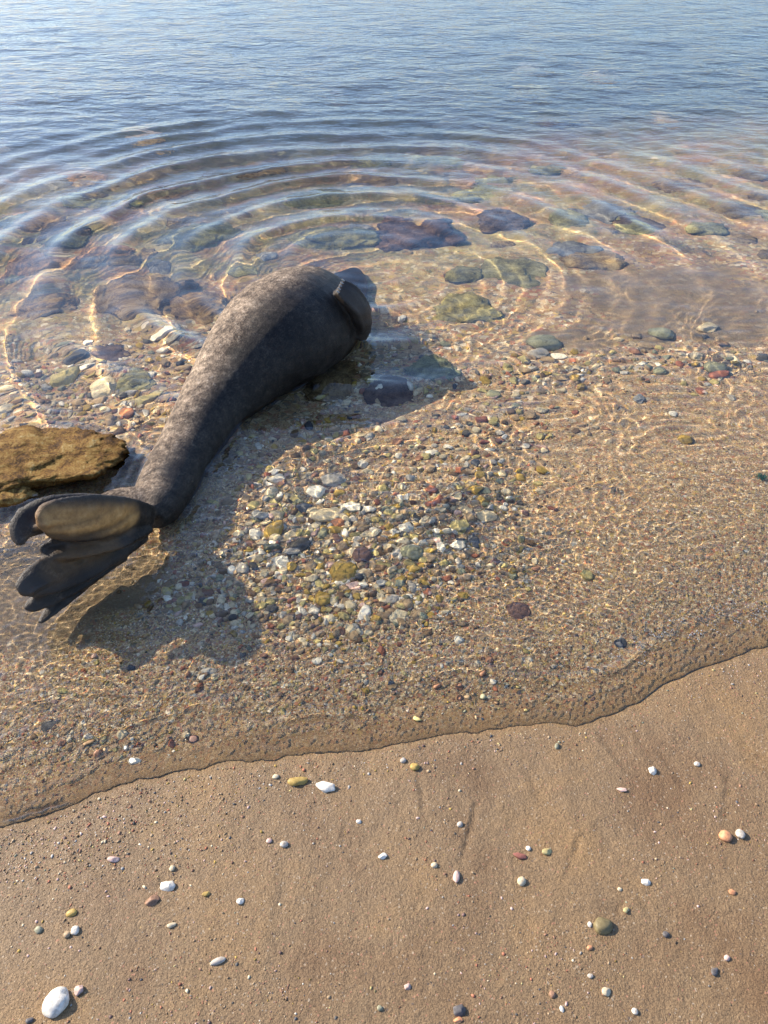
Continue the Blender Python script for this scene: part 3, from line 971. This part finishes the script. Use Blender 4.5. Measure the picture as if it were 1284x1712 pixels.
BEACH = [
    (95, 1678, 46, 50, 'white', 'largest smooth white stone on the wet sand in the bottom left corner', 0, .2),
    (133, 1656, 24, 20, 'pink', 'small pinkish white pebble just right of the largest white stone', 1, 0),
    (280, 1482, 31, 19, 'white', 'angular white pebble beside a reddish crumbly patch on the sand', 1, -.1),
    (288, 1452, 11, 11, 'cream', 'tiny cream pebble just above the angular white pebble', 0, 0),
    (126, 1556, 17, 16, 'white', 'round bright white pebble touching a beige one at left', 0, 0),
    (112, 1563, 14, 12, 'tan', 'small beige pebble tucked under the round white one', 0, 0),
    (402, 1507, 14, 14, 'white', 'small white pebble alone on the sand right of a mustard one', 1, 0),
    (287, 1547, 17, 11, 'cream', 'cream pebble on the sand below the reddish crumbly stone', 1, 0),
    (365, 1607, 31, 12, 'pale grey', 'flat elongated pale grey pebble sunk in the sand', 0, 0),
    (546, 1317, 40, 22, 'white', 'broad flat off-white stone just outside the water edge', 1, .1),
    (498, 1307, 38, 20, 'mustard', 'flat mustard yellow stone beside the off-white flat stone', 1, 0),
    (461, 1299, 14, 9, 'cream', 'small cream pebble left of the mustard stone', 0, 0),
    (600, 1374, 11, 8, 'white', 'tiny white pebble on bare sand below the flat off-white stone', 0, 0),
    (640, 1432, 17, 12, 'white', 'bright white chip in the middle of the beach', 1, 0),
    (475, 1412, 17, 12, 'pale grey', 'dull pale grey pebble half sunk beside a pink one', 0, 0),
    (450, 1406, 12, 9, 'pink', 'small pink pebble beside the dull pale grey one', 0, 0),
    (681, 1650, 14, 12, 'pink', 'square pale pink pebble near the bottom edge', 1, 0),
    (767, 1690, 26, 22, 'slate', 'dark slate pebble at the bottom edge in the middle', 1, 0),
    (766, 1706, 18, 12, 'orange', 'rusty orange pebble under the dark slate one at the bottom edge', 1, 0),
    (763, 1466, 14, 24, 'pink', 'upright pale shell-like pebble at the end of a groove', 0, .3),
    (726, 1447, 13, 11, 'cream', 'cream pebble left of the upright shell-like pebble', 0, 0),
    (769, 1379, 12, 11, 'pale grey', 'pale grey dot of a pebble above the sand groove', 0, 0),
    (870, 1432, 28, 13, 'dark red', 'dark red elongated pebble beside a yellow-tan one', 1, .1),
    (883, 1419, 10, 9, 'white', 'tiny white pebble touching the dark red one', 0, 0),
    (914, 1424, 20, 13, 'yellowish', 'blocky yellow-tan pebble right of the dark red one', 1, 0),
    (872, 1474, 18, 16, 'cream', 'dull cream pebble below the dark red one', 0, 0),
    (1090, 1289, 16, 15, 'white', 'angular bright white pebble on the sand under the foam edge', 1, 0),
    (1040, 1321, 20, 9, 'pink', 'pale pinkish chips pebble left of the angular white one', 1, 0),
    (1212, 1399, 24, 21, 'orange', 'rounded orange pebble beside a pale grey-white one at right', 0, 0),
    (1237, 1395, 18, 17, 'pale grey', 'round grey-white pebble touching the orange pebble', 0, 0),
    (1224, 1492, 14, 10, 'orange', 'small orange pebble below the orange and white pair', 0, 0),
    (1079, 1475, 19, 12, 'white', 'white wedge pebble casting a shadow at right of the beach', 1, 0),
    (1036, 1487, 9, 7, 'cream', 'tiny cream pebble left of the white wedge pebble', 0, 0),
    (1046, 1522, 13, 11, 'yellowish', 'pale yellow pebble above the sunken olive stone', 1, 0),
    (1008, 1549, 38, 30, 'olive', 'large olive brown stone sunk in the sand', 0, .4),
    (986, 1546, 9, 10, 'white', 'small white pebble at the left of the sunken olive stone', 0, 0),
    (986, 1585, 12, 9, 'orange', 'small tan-orange pebble below the sunken olive stone', 0, 0),
    (1113, 1563, 14, 11, 'slate', 'bluish slate pebble right of the sunken olive stone', 0, 0),
    (1194, 1625, 18, 14, 'slate', 'dark slate pebble near the lower right corner', 1, 0),
    (1215, 1602, 13, 10, 'pink', 'small pink pebble above the slate one near the corner', 0, 0),
    (1013, 1658, 18, 17, 'cream', 'chunky cream pebble near the bottom edge at right', 1, 0),
    (987, 1632, 12, 10, 'pale grey', 'bluish white pebble above the chunky cream one', 1, 0),
    (1061, 1691, 12, 12, 'white', 'round white pebble closest to the bottom edge at right', 0, 0),
    (939, 1687, 8, 12, 'white', 'small upright white oval pebble at the bottom edge', 0, 0),
    (923, 1663, 13, 13, 'reddish brown', 'reddish brown pebble above the small white oval', 0, 0),
    (931, 1248, 9, 12, 'greenish grey', 'small grey-green pebble just outside the water edge', 0, 0),
    (693, 1283, 19, 14, 'mustard', 'tan-brown pebble just outside the water edge in the middle', 0, 0),
    (674, 1272, 12, 10, 'pale grey', 'pale pebble touching the tan-brown one at the water edge', 0, 0),
    (65, 1555, 17, 12, 'greenish grey', 'dark grey-green pebble at the left side of the beach', 0, 0),
    (345, 1495, 16, 10, 'mustard', 'small mustard pebble right of the angular white pebble', 1, 0),
    (255, 1506, 28, 20, 'reddish brown', 'reddish crumbly stone flush with the sand', 1, .47),
    (120, 1527, 22, 14, 'mustard', 'small mustard stone flush with the sand above the round white pebble', 0, .4),
    (190, 1437, 22, 12, 'pink', 'pale pinkish shell fragments pebble on the upper left sand', 1, 0),
    (50, 1706, 14, 12, 'slate', 'dark pebble left of the largest white stone at the bottom edge', 1, 0),
    (635, 1686, 12, 10, 'greenish grey', 'small dark grey pebble low on the sand near the middle', 0, 0),
    (1165, 1278, 12, 9, 'pale grey', 'pale pebble with dark rim right of the angular white one', 0, 0),
]
for px, py, w_, h_, c_, lb, an, sk in BEACH:
    w_, h_ = (w_ * .84, h_ * .84)
    put_stone(px, py, w_, h_, c_, lb, 'pebble' if w_ < 36 else 'stone', None, bool(an), None if sk >= 0 else sk, 0.75, max(0.33, abs(sk)),
              'pebble' if w_ < 36 else 'stone')

WET = [
    (470, 942, 38, 24, 'white', 'white stone at the edge of the flipper shadow under water'),
    (530, 824, 38, 24, 'white', 'white stone left of the blue-white one in the gravel'),
    (557, 805, 46, 22, 'pale grey', 'blue-white flat stone near the seal belly in the gravel'),
    (463, 802, 28, 14, 'white', 'white sliver stone closest to the shaded seal side'),
    (545, 862, 54, 26, 'cream', 'long pale greenish cream stone in the middle of the gravel'),
    (590, 848, 32, 18, 'white', 'off-white stone touching the long pale cream stone'),
    (815, 864, 42, 20, 'cream', 'long cream stone at the right end of the bright gravel'),
    (738, 916, 20, 24, 'white', 'upright white stone left of a white and dark pair'),
    (767, 913, 28, 18, 'white', 'white stone beside a dark stone right of the bright gravel'),
    (793, 905, 22, 24, 'slate', 'dark stone beside the white stone right of the bright gravel'),
    (668, 1031, 36, 28, 'cream', 'square cream stone low in the submerged gravel'),
    (700, 1028, 26, 24, 'tan', 'tan stone touching the square cream stone'),
    (678, 884, 26, 18, 'white', 'white stone in the centre of the gravel bank'),
    (628, 888, 24, 14, 'pale grey', 'flat pale stone left of the white stone in the centre'),
    (722, 757, 27, 11, 'white', 'thin white stone high in the gravel right of the shadow'),
    (400, 893, 22, 14, 'cream', 'cream pebble left of a white one near the ankle shadow'),
    (427, 893, 24, 20, 'white', 'white pebble right of the cream one near the ankle shadow'),
    (640, 975, 26, 14, 'bluish grey', 'lilac-grey stone below the centre of the gravel'),
    (575, 958, 48, 40, 'mustard', 'large rounded orange-brown stone low in the gravel bank'),
    (540, 1002, 30, 26, 'mustard', 'bright mustard yellow stone below the orange-brown one'),
    (459, 887, 30, 32, 'mustard', 'mustard brown stone left of the gravel bank'),
    (566, 875, 24, 16, 'orange', 'orange-red pebble below the long pale cream stone'),
    (502, 912, 32, 22, 'dark grey', 'dark grey stone right of the mustard brown one'),
    (437, 862, 28, 18, 'bluish grey', 'blue-grey stone near the edge of the seal shadow'),
    (510, 850, 32, 20, 'slate', 'dark slate stone left of the long pale cream stone'),
    (770, 880, 34, 22, 'yellowish', 'yellow stone left of the long cream stone'),
    (640, 818, 22, 16, 'yellowish', 'yellow pebble high in the bright gravel'),
    (425, 845, 20, 16, 'yellowish', 'yellow-green pebble nearest the seal ankle'),
    (605, 930, 34, 26, 'purple brown', 'purple-brown stone in the middle of the gravel bank'),
    (690, 925, 40, 24, 'greenish grey', 'grey-green round stone right of the purple-brown one'),
    (910, 575, 58, 20, 'greenish grey', 'long flat grey-green stone where deep water meets gravel'),
    (900, 592, 34, 18, 'pale grey', 'pale stone under the long flat grey-green one'),
    (1075, 610, 15, 10, 'white', 'bright white pebble in the dark gravel at right'),
    (1196, 616, 38, 18, 'greenish grey', 'pale greenish stone at right below the sandy pool'),
    (1182, 549, 34, 15, 'cream', 'flat pale stone on the far edge of the right gravel bar'),
    (1145, 736, 24, 14, 'mustard', 'yellow stone alone in fine gravel at right'),
    (1163, 596, 22, 12, 'cream', 'cream pebble above the pale greenish stone at right'),
    (1125, 692, 14, 10, 'white', 'small white pebble above the lone yellow stone'),
    (1068, 668, 20, 14, 'bluish grey', 'blue-grey pebble left of the small white pebble'),
    (1105, 560, 42, 18, 'greenish grey', 'rounded green-grey stone at the edge of the sandy pool'),
    (1037, 1075, 22, 16, 'slate', 'dark slate pebble just inside the foam edge at right'),
    (866, 1022, 48, 34, 'purple brown', 'round purplish stone under rippled shallow water'),
    (85, 1212, 44, 34, 'dark grey', 'dark grey stone with wet shine at the left water edge'),
    (150, 1240, 36, 28, 'yellowish', 'pale yellow stone in the shallow swash at left'),
    (225, 1272, 20, 14, 'white', 'white pebble on the swash line at left'),
    (322, 1236, 20, 14, 'purple brown', 'purple-brown pebble in the shallow swash'),
    (205, 1228, 22, 16, 'cream', 'cream pebble right of the pale yellow swash stone'),
    (350, 1122, 24, 12, 'pale grey', 'pale grey pebble in fine gravel below the flipper shadow'),
    (530, 1105, 16, 14, 'white', 'white pebble in fine gravel below the gravel bank'),
    (270, 560, 18, 14, 'white', 'small white pebble in the gravel left of the seal back'),
    (140, 574, 16, 14, 'white', 'bright white pebble in the gravel at far left'),
    (250, 628, 16, 16, 'white', 'white pebble beside the seal back'),
    (175, 650, 42, 34, 'cream', 'cream boulder above the golden algae rock'),
    (112, 632, 36, 30, 'yellowish', 'yellowish tufted stone above the golden algae rock'),
    (245, 670, 26, 18, 'yellowish', 'pale yellow stone close to the seal back'),
    (215, 690, 26, 20, 'orange', 'orange-pink stone right above the golden algae rock'),
    (10, 688, 26, 18, 'cream', 'cream stone at the left edge above the golden rock'),
]
for px, py, w_, h_, c_, lb in WET:
    put_stone(px, py, w_, h_, c_, lb, 'stone', None, c_ not in ('mustard', 'greenish grey', 'purple brown'), None, 0.6, 0.3, 'stone')

# auto-placed countable pebbles of the gravel banks, told apart by colour and place
ZONES = {
    'bank': ('in the bright gravel bank under water', [(600, 900, 210, 120), (560, 1010, 180, 60), (740, 800, 160, 90)], 118),
    'left': ('in the gravel between seal back and golden rock', [(150, 620, 170, 70), (260, 590, 110, 50)], 50),
    'right': ('in the gravel bar below the sandy pool', [(900, 620, 130, 40), (1120, 600, 180, 45), (820, 680, 120, 50)], 50),
    'shade': ('in the dark shade beside the seal', [(440, 990, 70, 50), (640, 660, 70, 40), (700, 580, 60, 40)], 22),
}
cols = ['white', 'white', 'cream', 'cream', 'cream', 'pale grey', 'tan', 'tan', 'mustard', 'mustard', 'yellowish', 'yellowish', 'rust red', 'cream', 'dark grey', 'greenish grey', 'tan', 'brown', 'tan']
taken = [(a[0], a[1]) for a in WET]
used_labels = set()


def label_near(px, py, c_, ws, an_, phr):
    size = 'tiny' if ws < 12.5 else 'small' if ws < 17 else 'larger'
    shp = 'angular' if an_ else 'rounded'
    for a_ in sorted(WET, key=lambda q: math.hypot(q[0] - px, (q[1] - py) * 1.3))[:4]:
        dx_, dy_ = px - a_[0], (py - a_[1]) * 1.3
        if abs(dx_) > abs(dy_):
            rel = 'right of' if dx_ > 0 else 'left of'
        else:
            rel = 'in front of' if dy_ > 0 else 'behind'
        dst = 'just ' if math.hypot(dx_, dy_) < 45 else ''
        for q in (f'{size} {shp} {c_} pebble {dst}{rel} the {a_[5]}', f'{c_} pebble {rel} the {a_[5]}'):
            if len(q.split()) <= 16 and q not in used_labels:
                used_labels.add(q)
                return q
    return f'{size} {c_} pebble {phr}'


for key, (phr, els, cnt) in ZONES.items():
    k_ = 0
    tries = 0
    while k_ < cnt and tries < 4000:
        tries += 1
        e_ = random.choice(els)
        px = random.gauss(e_[0], e_[2] * 0.55)
        py = random.gauss(e_[1], e_[3] * 0.55)
        if not (5 < px < 1280) or any(abs(px - a) < 15 and abs(py - b) < 12 for a, b in taken):
            continue
        taken.append((px, py))
        c_ = random.choice(cols)
        ws = random.choice([12, 13, 14, 15, 17, 20, 24]) * (0.9 if py > 750 else 0.85)
        an_ = random.random() < .8
        put_stone(px, py, ws, ws * random.uniform(.55, .9), c_, label_near(px, py, c_, ws, an_, phr), 'pebble', 'countable pebbles ' + phr, an_, random.uniform(0, 3), 0.7, 0.3)
        k_ += 1

# ------------------------------------------------------------------ gravel: too many to count
GB = [(330, 990, .22, .14, .8), (430, 740, .16, .25, .8), (600, 900, .50, .35, 1.0), (560, 1020, .40, .15, .8), (760, 790, .38, .36, .8), (150, 620, .5, .45, .9), (900, 610, .40, .22, .9), (1150, 590, .55, .22, .8),
      (400, 1000, .25, .15, .8), (680, 600, .35, .35, .8), (430, 920, .25, .25, .9), (450, 820, .2, .3, .9), (560, 700, .25, .25, .8), (820, 700, .4, .3, .7), (560, 1120, .7, .12, .35), (860, 1190, .3, .06, .25), (180, 1235, .22, .05, .35)]
GPAL = 0
_gb = [(*at(a, b)[:2], rx, ry, s) for a, b, rx, ry, s in GB]
PALN = np.array([PAL[c] for c in ['white', 'cream', 'pale grey', 'tan', 'mustard', 'yellowish', 'rust red', 'pink', 'dark grey', 'greenish grey', 'brown', 'purple brown', 'reddish brown', 'bluish grey', 'slate']])
W_BANK = np.array([10, 20, 5, 17, 9, 12, 1.6, 2, 3, 4, 9, 1.5, 2.5, 1, 1], float)
W_FINE = np.array([2, 9, 2, 24, 6, 6, 8, 4, 2, 3, 18, 4, 16, .5, .7], float)


def scatter(n, sub, smin, smax, pw, name, label, ymax, seed, beach=False, bankonly=False, strand=False):
    r_ = np.random.default_rng(seed)
    m_ = n * 7
    if beach:
        y = r_.uniform(0.25, 1.4, m_)
    else:
        y = 1 / r_.uniform(1 / ymax, 1 / 0.7, m_)
    x = r_.uniform(-1, 1, m_) * (0.55 + 0.55 * y)
    d_ = dist_shore(x, y)
    bank = np.zeros(m_)
    for cx, cy_, rx, ry, s in _gb:
        q = np.hypot((x - cx) / rx, (y - cy_) / ry)
        bank = np.maximum(bank, s * (1 - sstep(0.35, 1.40, q + 0.3 * pn(x * 6, y * 6, 401))))
    sa = sandy(x, y)
    if beach:
        pr = (d_ < -0.01) * (0.25 + 0.75 * sstep(-0.2, 0.5, pn(x * 4, y * 4, 402)) + 0.8 * sstep(-0.1, -1.0, x))
        if strand:
            lf = sstep(0.0, -0.55, x)
            pr = (d_ < -0.012) * (lf * sstep(-0.30, -0.02, d_ + .12 * pn(x * 6, y * 6, 405)) + 0.5 * (1 - lf) * sstep(-0.10, 0.0, d_ + .05 * pn(x * 8, y * 8, 406))
                                + 0.25 * sstep(0.1, 0.5, pn(x * 3, y * 3, 407)))
    else:
        pr = sstep(0.015, 0.09, d_) * (1 - 0.93 * sa) * (0.5 + 0.5 * bank)
        if bankonly:
            pr = pr * bank ** 1.5
    ok = np.where(r_.uniform(0, 1, m_) < pr)[0][:n]
    x, y, d_, bank = x[ok], y[ok], d_[ok], bank[ok]
    n_ = len(x)
    if n_ == 0:
        return
    z = bed(x, y)
    s = smin * (1 - r_.uniform(0, 1, n_) * (1 - (smin / smax) ** pw)) ** (-1 / pw)
    if not beach:
        s = s * (0.62 + 0.55 * bank) * np.clip(0.75 + 0.22 * y, 1, 2.2)
    sx = s * r_.uniform(.8, 1.3, n_)
    sy = s * r_.uniform(.6, 1.0, n_)
    sz = s * r_.uniform(.35, .7, n_)
    th = r_.uniform(0, 2 * np.pi, n_)
    ti = r_.normal(0, .25, n_)
    tv, tf = ico(sub)
    nvv = len(tv)
    jit = 1 + r_.uniform(-.28, .28, (n_, nvv))
    if sub == 2:
        tvs = []
        for q in range(10):
            v_ = tv.copy()
            for _ in range(9):
                nn_ = r_.normal(size=3)
                nn_ /= np.linalg.norm(nn_)
                hh_ = v_ @ nn_
                v_ = v_ - np.outer(np.clip(hh_ - r_.uniform(.45, .75), 0, None), nn_) * .95
            tvs.append(v_ / np.abs(v_).max())
        V = np.array(tvs)[r_.integers(0, 10, n_)] * (1 + (jit - 1) * .25)[..., None]
    else:
        V = tv[None] * jit[..., None]
    vx = V[..., 0] * sx[:, None]
    vy = V[..., 1] * sy[:, None]
    vz = V[..., 2] * sz[:, None]
    c1, s1 = np.cos(ti)[:, None], np.sin(ti)[:, None]
    vy, vz = vy * c1 - vz * s1, vy * s1 + vz * c1
    c2, s2 = np.cos(th)[:, None], np.sin(th)[:, None]
    vx, vy = vx * c2 - vy * s2, vx * s2 + vy * c2
    V = np.stack([vx + x[:, None], vy + y[:, None], vz + (z + sz * 0.25)[:, None]], -1).reshape(-1, 3)
    Fc = (tf[None] + (np.arange(n_) * nvv)[:, None, None]).reshape(-1, 3)
    me_ = mesh_np(name, V, Fc)
    wb = W_BANK / W_BANK.sum()
    wf = W_FINE / W_FINE.sum()
    cb = r_.choice(len(PALN), n_, p=wb)
    cf = r_.choice(len(PALN), n_, p=wf)
    ci = np.where(r_.uniform(0, 1, n_) < bank, cb, cf)
    col = PALN[ci] * r_.uniform(.7, 1.3, (n_, 1)) * np.array([[1.18, 1.08, .90]])
    if beach:
        col = PALN[r_.choice(len(PALN), n_, p=(lambda q: q / q.sum())(np.array([0.8, 3.5, 4, 18, 4, 2, 9, 6, 3, 2, 20, 4, 14, 1, 2.])))] * (r_.uniform(.6, 1.05, (n_, 1)) if strand else r_.uniform(.35, .9, (n_, 1)))
    col = np.repeat(np.concatenate([col, np.ones((n_, 1))], 1), nvv, 0)
    a_ = me_.attributes.new('Col', 'FLOAT_COLOR', 'POINT')
    a_.data.foreach_set('color', col.astype(np.float32).ravel())
    o = link(name, me_, M_grav)
    tag(o, label, 'gravel', None, 'stuff')


scatter(27000, 1, .0022, .007, 2.0, 'gravel', 'fine multicoloured gravel covering the bed under the shallow water', 3.6, 21)
scatter(4600, 2, .008, .020, 2.4, 'gravel', 'coarse mixed gravel of the brighter banks under water', 5.5, 22, bankonly=True)
scatter(2600, 1, .0009, .0042, 2.7, 'gravel', 'scattered grit and tiny stone chips on the wet beach sand', 2, 23, beach=True)

scatter(8000, 1, .0010, .0042, 2.1, 'gravel', 'fine reddish brown grit strewn on the sand along the water edge', 2, 24, beach=True, strand=True)


# ------------------------------------------------------------------ rocks
def rock_mesh(seed, sx, sy, sz, sub=5, amp=0.22, fr=1.6, top=None, under=0.0):
    v, f = ico(sub)
    r_ = np.random.default_rng(seed)
    for _ in range(7):
        nn_ = r_.normal(size=3)
        nn_ /= np.linalg.norm(nn_)
        h_ = v @ nn_
        v = v - np.outer(np.clip(h_ - r_.uniform(.66, .86), 0, None), nn_) * 0.85
    if top is not None:
        v[:, 2] = np.where(v[:, 2] > top, top + (v[:, 2] - top) * 0.18, v[:, 2])
    off = Vector(r_.uniform(0, 80, 3))
    nz = np.array([mnoise.fractal(Vector(p) * fr + off, 0.9, 2.1, 5) for p in v])
    v = v * (1 + amp * nz)[:, None]
    if sub >= 6:
        n2_ = np.array([mnoise.fractal(Vector(p) * 9 + off, 0.8, 2.1, 4) for p in v])
        v = v * (1 + 0.035 * n2_)[:, None]
    v = v * np.array([sx, sy, sz])
    if under:
        # undercut flank towards the water side
        lo = np.clip(-(v[:, 2] / sz) + 0.25, 0, 1)
        v[:, 1] += under * lo * (v[:, 1] < 0)
    return mesh_np('rock', v, f)


def rock(px, py, wpx, hpx, mat, label, seed, hz=0.5, zoff=0.0, tint=(1, 1, 1), rot=0.0, cat='rock', group=None, top=None, under=0.0, p=None, amp=0.22, sub=4):
    if p is None:
        p = on_bed(px, py)
    s = np.dot(p - np.array([0, 0, H]), FW) / F
    a_ = wpx * s / 2
    pit = math.asin(-ray(px, py)[2])
    b_ = hpx * s / 2 / max(0.4, math.sin(pit))
    hz_ = hz * min(a_, b_)
    me_ = rock_mesh(seed, a_, b_, hz_, sub, amp, 1.6, top, under)
    o = link('rock', me_, mat, loc=(p[0], p[1], p[2] + zoff))
    o.rotation_euler = (0, 0, rot)
    o.color = (*tint, 1)
    return tag(o, label, cat, group)


# golden algae rock at the left edge
pr_ = at(52, 765, 0.03)
o = rock(52, 764, 292, 104, M_golden, 'flat rock covered in golden brown algae rising from the water at the left edge', 501, 0.78, -0.040, (.60, .56, .48), 0.16, p=pr_, top=0.30, under=0.16, amp=.24, sub=6)
o = rock(15, 838, 95, 24, M_golden, 'small golden algae rock poking out below the large golden rock', 502, 0.7, 0, (.9, .9, .9), 0.3, p=at(12, 834, 0.0))
ROCKS = [
    (235, 500, 190, 60, M_brown, 'long brown weed-covered rock under water behind the seal back', .55, (1, .95, .9)),
    (335, 515, 110, 46, M_brown, 'orange-brown weedy rock touching the long brown rock by the seal', .5, (1.3, 1.1, .8)),
    (70, 520, 110, 44, M_brown, 'tan weedy rock near the left edge behind the gravel', .5, (1.4, 1.2, .9)),
    (60, 445, 130, 44, M_brown, 'rust coloured weedy rock under the ripples at the left edge', .4, (1.5, 1.0, .8)),
    (150, 430, 110, 34, M_brown, 'orange weedy rock under the ripples right of the rust one', .4, (1.7, 1.1, .7)),
    (330, 402, 150, 48, M_olive, 'olive green rock under the ripples left of the seal head', .5, (1.1, 1.1, .8)),
    (560, 398, 150, 42, M_olive, 'pale olive rock under the ripples straight behind the seal', .5, (1.4, 1.3, .9)),
    (705, 395, 150, 62, M_purple, 'large dark reddish rock under water right of the seal head', .75, (1, .8, .8)),
    (845, 372, 90, 40, M_purple, 'dark rock under the ripples right of the large reddish rock', .6, (1, 1, 1)),
    (655, 660, 84, 50, M_purple, 'dark maroon rock in the shade of the seal', .3, (1.1, .85, .8)),
    (722, 618, 105, 42, M_olive, 'grey-green flat rock in the shade right of the seal', .4, (.9, 1.1, 1.1)),
    (560, 640, 90, 70, M_brown, 'brown rock wedged against the seal belly', .5, (1.1, 1, .8)),
    (280, 320, 120, 34, M_brown, 'brown rock under the outer ripples left of centre', .4, (1.3, 1, .9)),
    (170, 335, 110, 26, M_olive, 'yellow-green rock under the outer ripples at left', .4, (1.5, 1.4, .9)),
    (80, 375, 110, 28, M_brown, 'brown rock under the third ripple from the left edge', .4, (1.1, .95, .85)),
    (520, 335, 120, 28, M_olive, 'olive rock under the ripple crest above the seal', .4, (1.1, 1.1, .8)),
    (735, 270, 130, 24, M_olive, 'long olive rock under the far ripples', .4, (1.5, 1.5, 1)),
    (800, 325, 120, 30, M_olive, 'yellowish rock with bright rim under the middle ripples', .4, (1.3, 1.3, .9)),
    (935, 207, 80, 22, M_purple, 'dark rock breaking the pattern far out at right', .8, (.6, .7, .9)),
    (800, 240, 80, 20, M_purple, 'dark rock far out left of the darkest one', .5, (.8, .8, .9)),
    (1010, 355, 110, 34, M_grey, 'pale grey rock under the ripples at right', .35, (.9, .95, .9)),
    (960, 420, 80, 34, M_grey, 'grey pebbly rock under caustic lines at right', .4, (.8, .85, .8)),
    (860, 460, 110, 52, M_olive, 'grey-olive rock right of the seal shadow', .4, (1.2, 1.15, 1)),
    (780, 520, 130, 50, M_olive, 'yellow-brown mound rock at the edge of the seal shadow', .35, (1.6, 1.4, .8)),
    (150, 300, 90, 22, M_brown, 'small rust rock under the far left ripples', .4, (1.5, 1.1, .9)),
    (620, 300, 90, 22, M_brown, 'brown rock under the far ripples behind the seal head', .4, (1, .9, .8)),
    (1150, 310, 110, 26, M_brown, 'brown rock under the ripples near the right edge', .4, (1.1, 1, .9)),
    (420, 270, 110, 20, M_brown, 'dark brown rock under the far ripples left of centre', .5, (.8, .8, .8)),
    (180, 592, 70, 26, M_purple, 'purplish low rock in the gravel left of the seal', .4, (1.4, 1.2, 1.2)),
    (225, 640, 70, 44, M_olive, 'tan-green rounded rock in the gravel left of the seal', .4, (1.5, 1.4, 1.1)),
]
for i, (px, py, w_, h_, mt, lb, hz, tint) in enumerate(ROCKS):
    g_ = sum(tint) / 3
    rock(px, py, w_ * .92, h_, mt, lb, 600 + i, hz * .72, 0.0, tuple(.45 * g_ + .55 * t_ for t_ in tint), random.uniform(-.3, .3), amp=.34, sub=5)
mats = [(M_brown, 'brown'), (M_olive, 'olive'), (M_brown, 'brown'), (M_grey, 'grey'), (M_olive, 'olive'), (M_purple, 'dark reddish')]
k_ = 0
while k_ < 70:
    y = 1 / random.uniform(1 / 9.5, 1 / 3.7)
    x = random.uniform(-1, 1) * (0.3 + .52 * y)
    dd_ = float(dist_shore(np.array(x), np.array(y)))
    if float(sandy(np.array([x]), np.array([y]))[0]) > .3 or dd_ < 1.6 or math.hypot(x - RC[0], y - RC[1]) < .45 or (x < -.1 and y < 3.6):
        continue
    mt, nm = random.choice(mats)
    s_ = random.uniform(.035, .105) * (1 + .06 * y)
    zb_ = float(bed(np.array(x), np.array(y)))
    me_ = rock_mesh(800 + k_, s_ * random.uniform(.9, 1.6), s_, s_ * random.uniform(.25, .4), 4, .34)
    o = link('rock', me_, mt, loc=(x, y, zb_))
    o.rotation_euler = (0, 0, random.uniform(0, 3))
    tt = random.uniform(.8, 1.4)
    o.color = (tt, tt, tt * .9, 1)
    dd0 = (Vector((x, y, zb_)) - Vector((0, 0, H)))
    vx_, vy_, vz_ = x, y * math.sin(PITCH) + (zb_ - H) * math.cos(PITCH), y * math.cos(PITCH) - (zb_ - H) * math.sin(PITCH)
    ppx, ppy = 642 + F * vx_ / vz_, 856 - F * vy_ / vz_
    lab = f'small {nm} rock on the bed under the deeper rippled water'
    for a_ in sorted(ROCKS, key=lambda q: math.hypot(q[0] - ppx, (q[1] - ppy) * 2))[:12]:
        rel = ('right of' if ppx > a_[0] else 'left of') if abs(ppx - a_[0]) > 2 * abs(ppy - a_[1]) else ('in front of' if ppy > a_[1] else 'behind')
        q = f'small {nm} rock {rel} the {a_[5]}'
        if len(q.split()) <= 16 and q not in used_labels:
            used_labels.add(q)
            lab = q
            break
    tag(o, lab, 'rock', 'small rocks on the deeper bed')
    k_ += 1

# ------------------------------------------------------------------ foam at the swash edge, right
M_bub = mat_plain('foam_bubble', (0.95, 0.97, 0.98), 0.08, 0.75, 1.2)
V_, F_, off_ = [], [], 0
tv, tf = ico(2)
r_ = np.random.default_rng(77)
EDGE = [(985, 1128), (1040, 1100), (1090, 1075), (1140, 1052), (1190, 1040), (1240, 1022), (1284, 1010)]
EP = np.array([at(a, b)[:2] for a, b in EDGE])
for k_ in range(1000):
    t_ = r_.uniform(0, 1) ** .7
    q = t_ * (len(EP) - 1)
    i_ = min(int(q), len(EP) - 2)
    p = EP[i_] + (EP[i_ + 1] - EP[i_]) * (q - i_) + r_.normal(0, .010 + .03 * t_, 2)
    if pn(np.array(p[0] * 22), np.array(p[1] * 22), 9) < -.05:
        continue
    s_ = .0006 + .0016 * r_.uniform() ** 2.5
    zz = max(0.0, float(bed(p[0], p[1])) + .005)
    V_.append(tv * s_ + np.array([p[0], p[1], zz + s_ * .3]))
    F_.append(tf + off_)
    off_ += len(tv)
me_ = mesh_np('foam', np.concatenate(V_), np.concatenate(F_))
tag(link('foam', me_, M_bub), 'thin line of tiny foam bubbles along the swash edge', 'foam', None, 'stuff')

# ------------------------------------------------------------------ a green tuft of weed at the right edge
M_weed = mat_plain('green_weed', (0.05, 0.14, 0.07), 0.5)
p = on_bed(1274, 800)
b_ = bmesh.new()
for k_ in range(26):
    a_ = random.uniform(0, 6.28)
    L = random.uniform(.012, .028)
    st = [[p[0] + math.cos(a_) * L * t + random.uniform(-.004, .004), p[1] + math.sin(a_) * L * t + random.uniform(-.004, .004), p[2] + .018 * math.sin(t * 2.2), .0022 * (1 - .7 * t), .001] for t in (0, .35, .7, 1)]
    loft(b_, st, 6, 2)
mm = bpy.data.meshes.new('weed')
b_.to_mesh(mm)
b_.free()
tag(link('seaweed_tuft', mm, M_weed), 'small dark green seaweed tuft at the right edge of the shallows', 'seaweed')
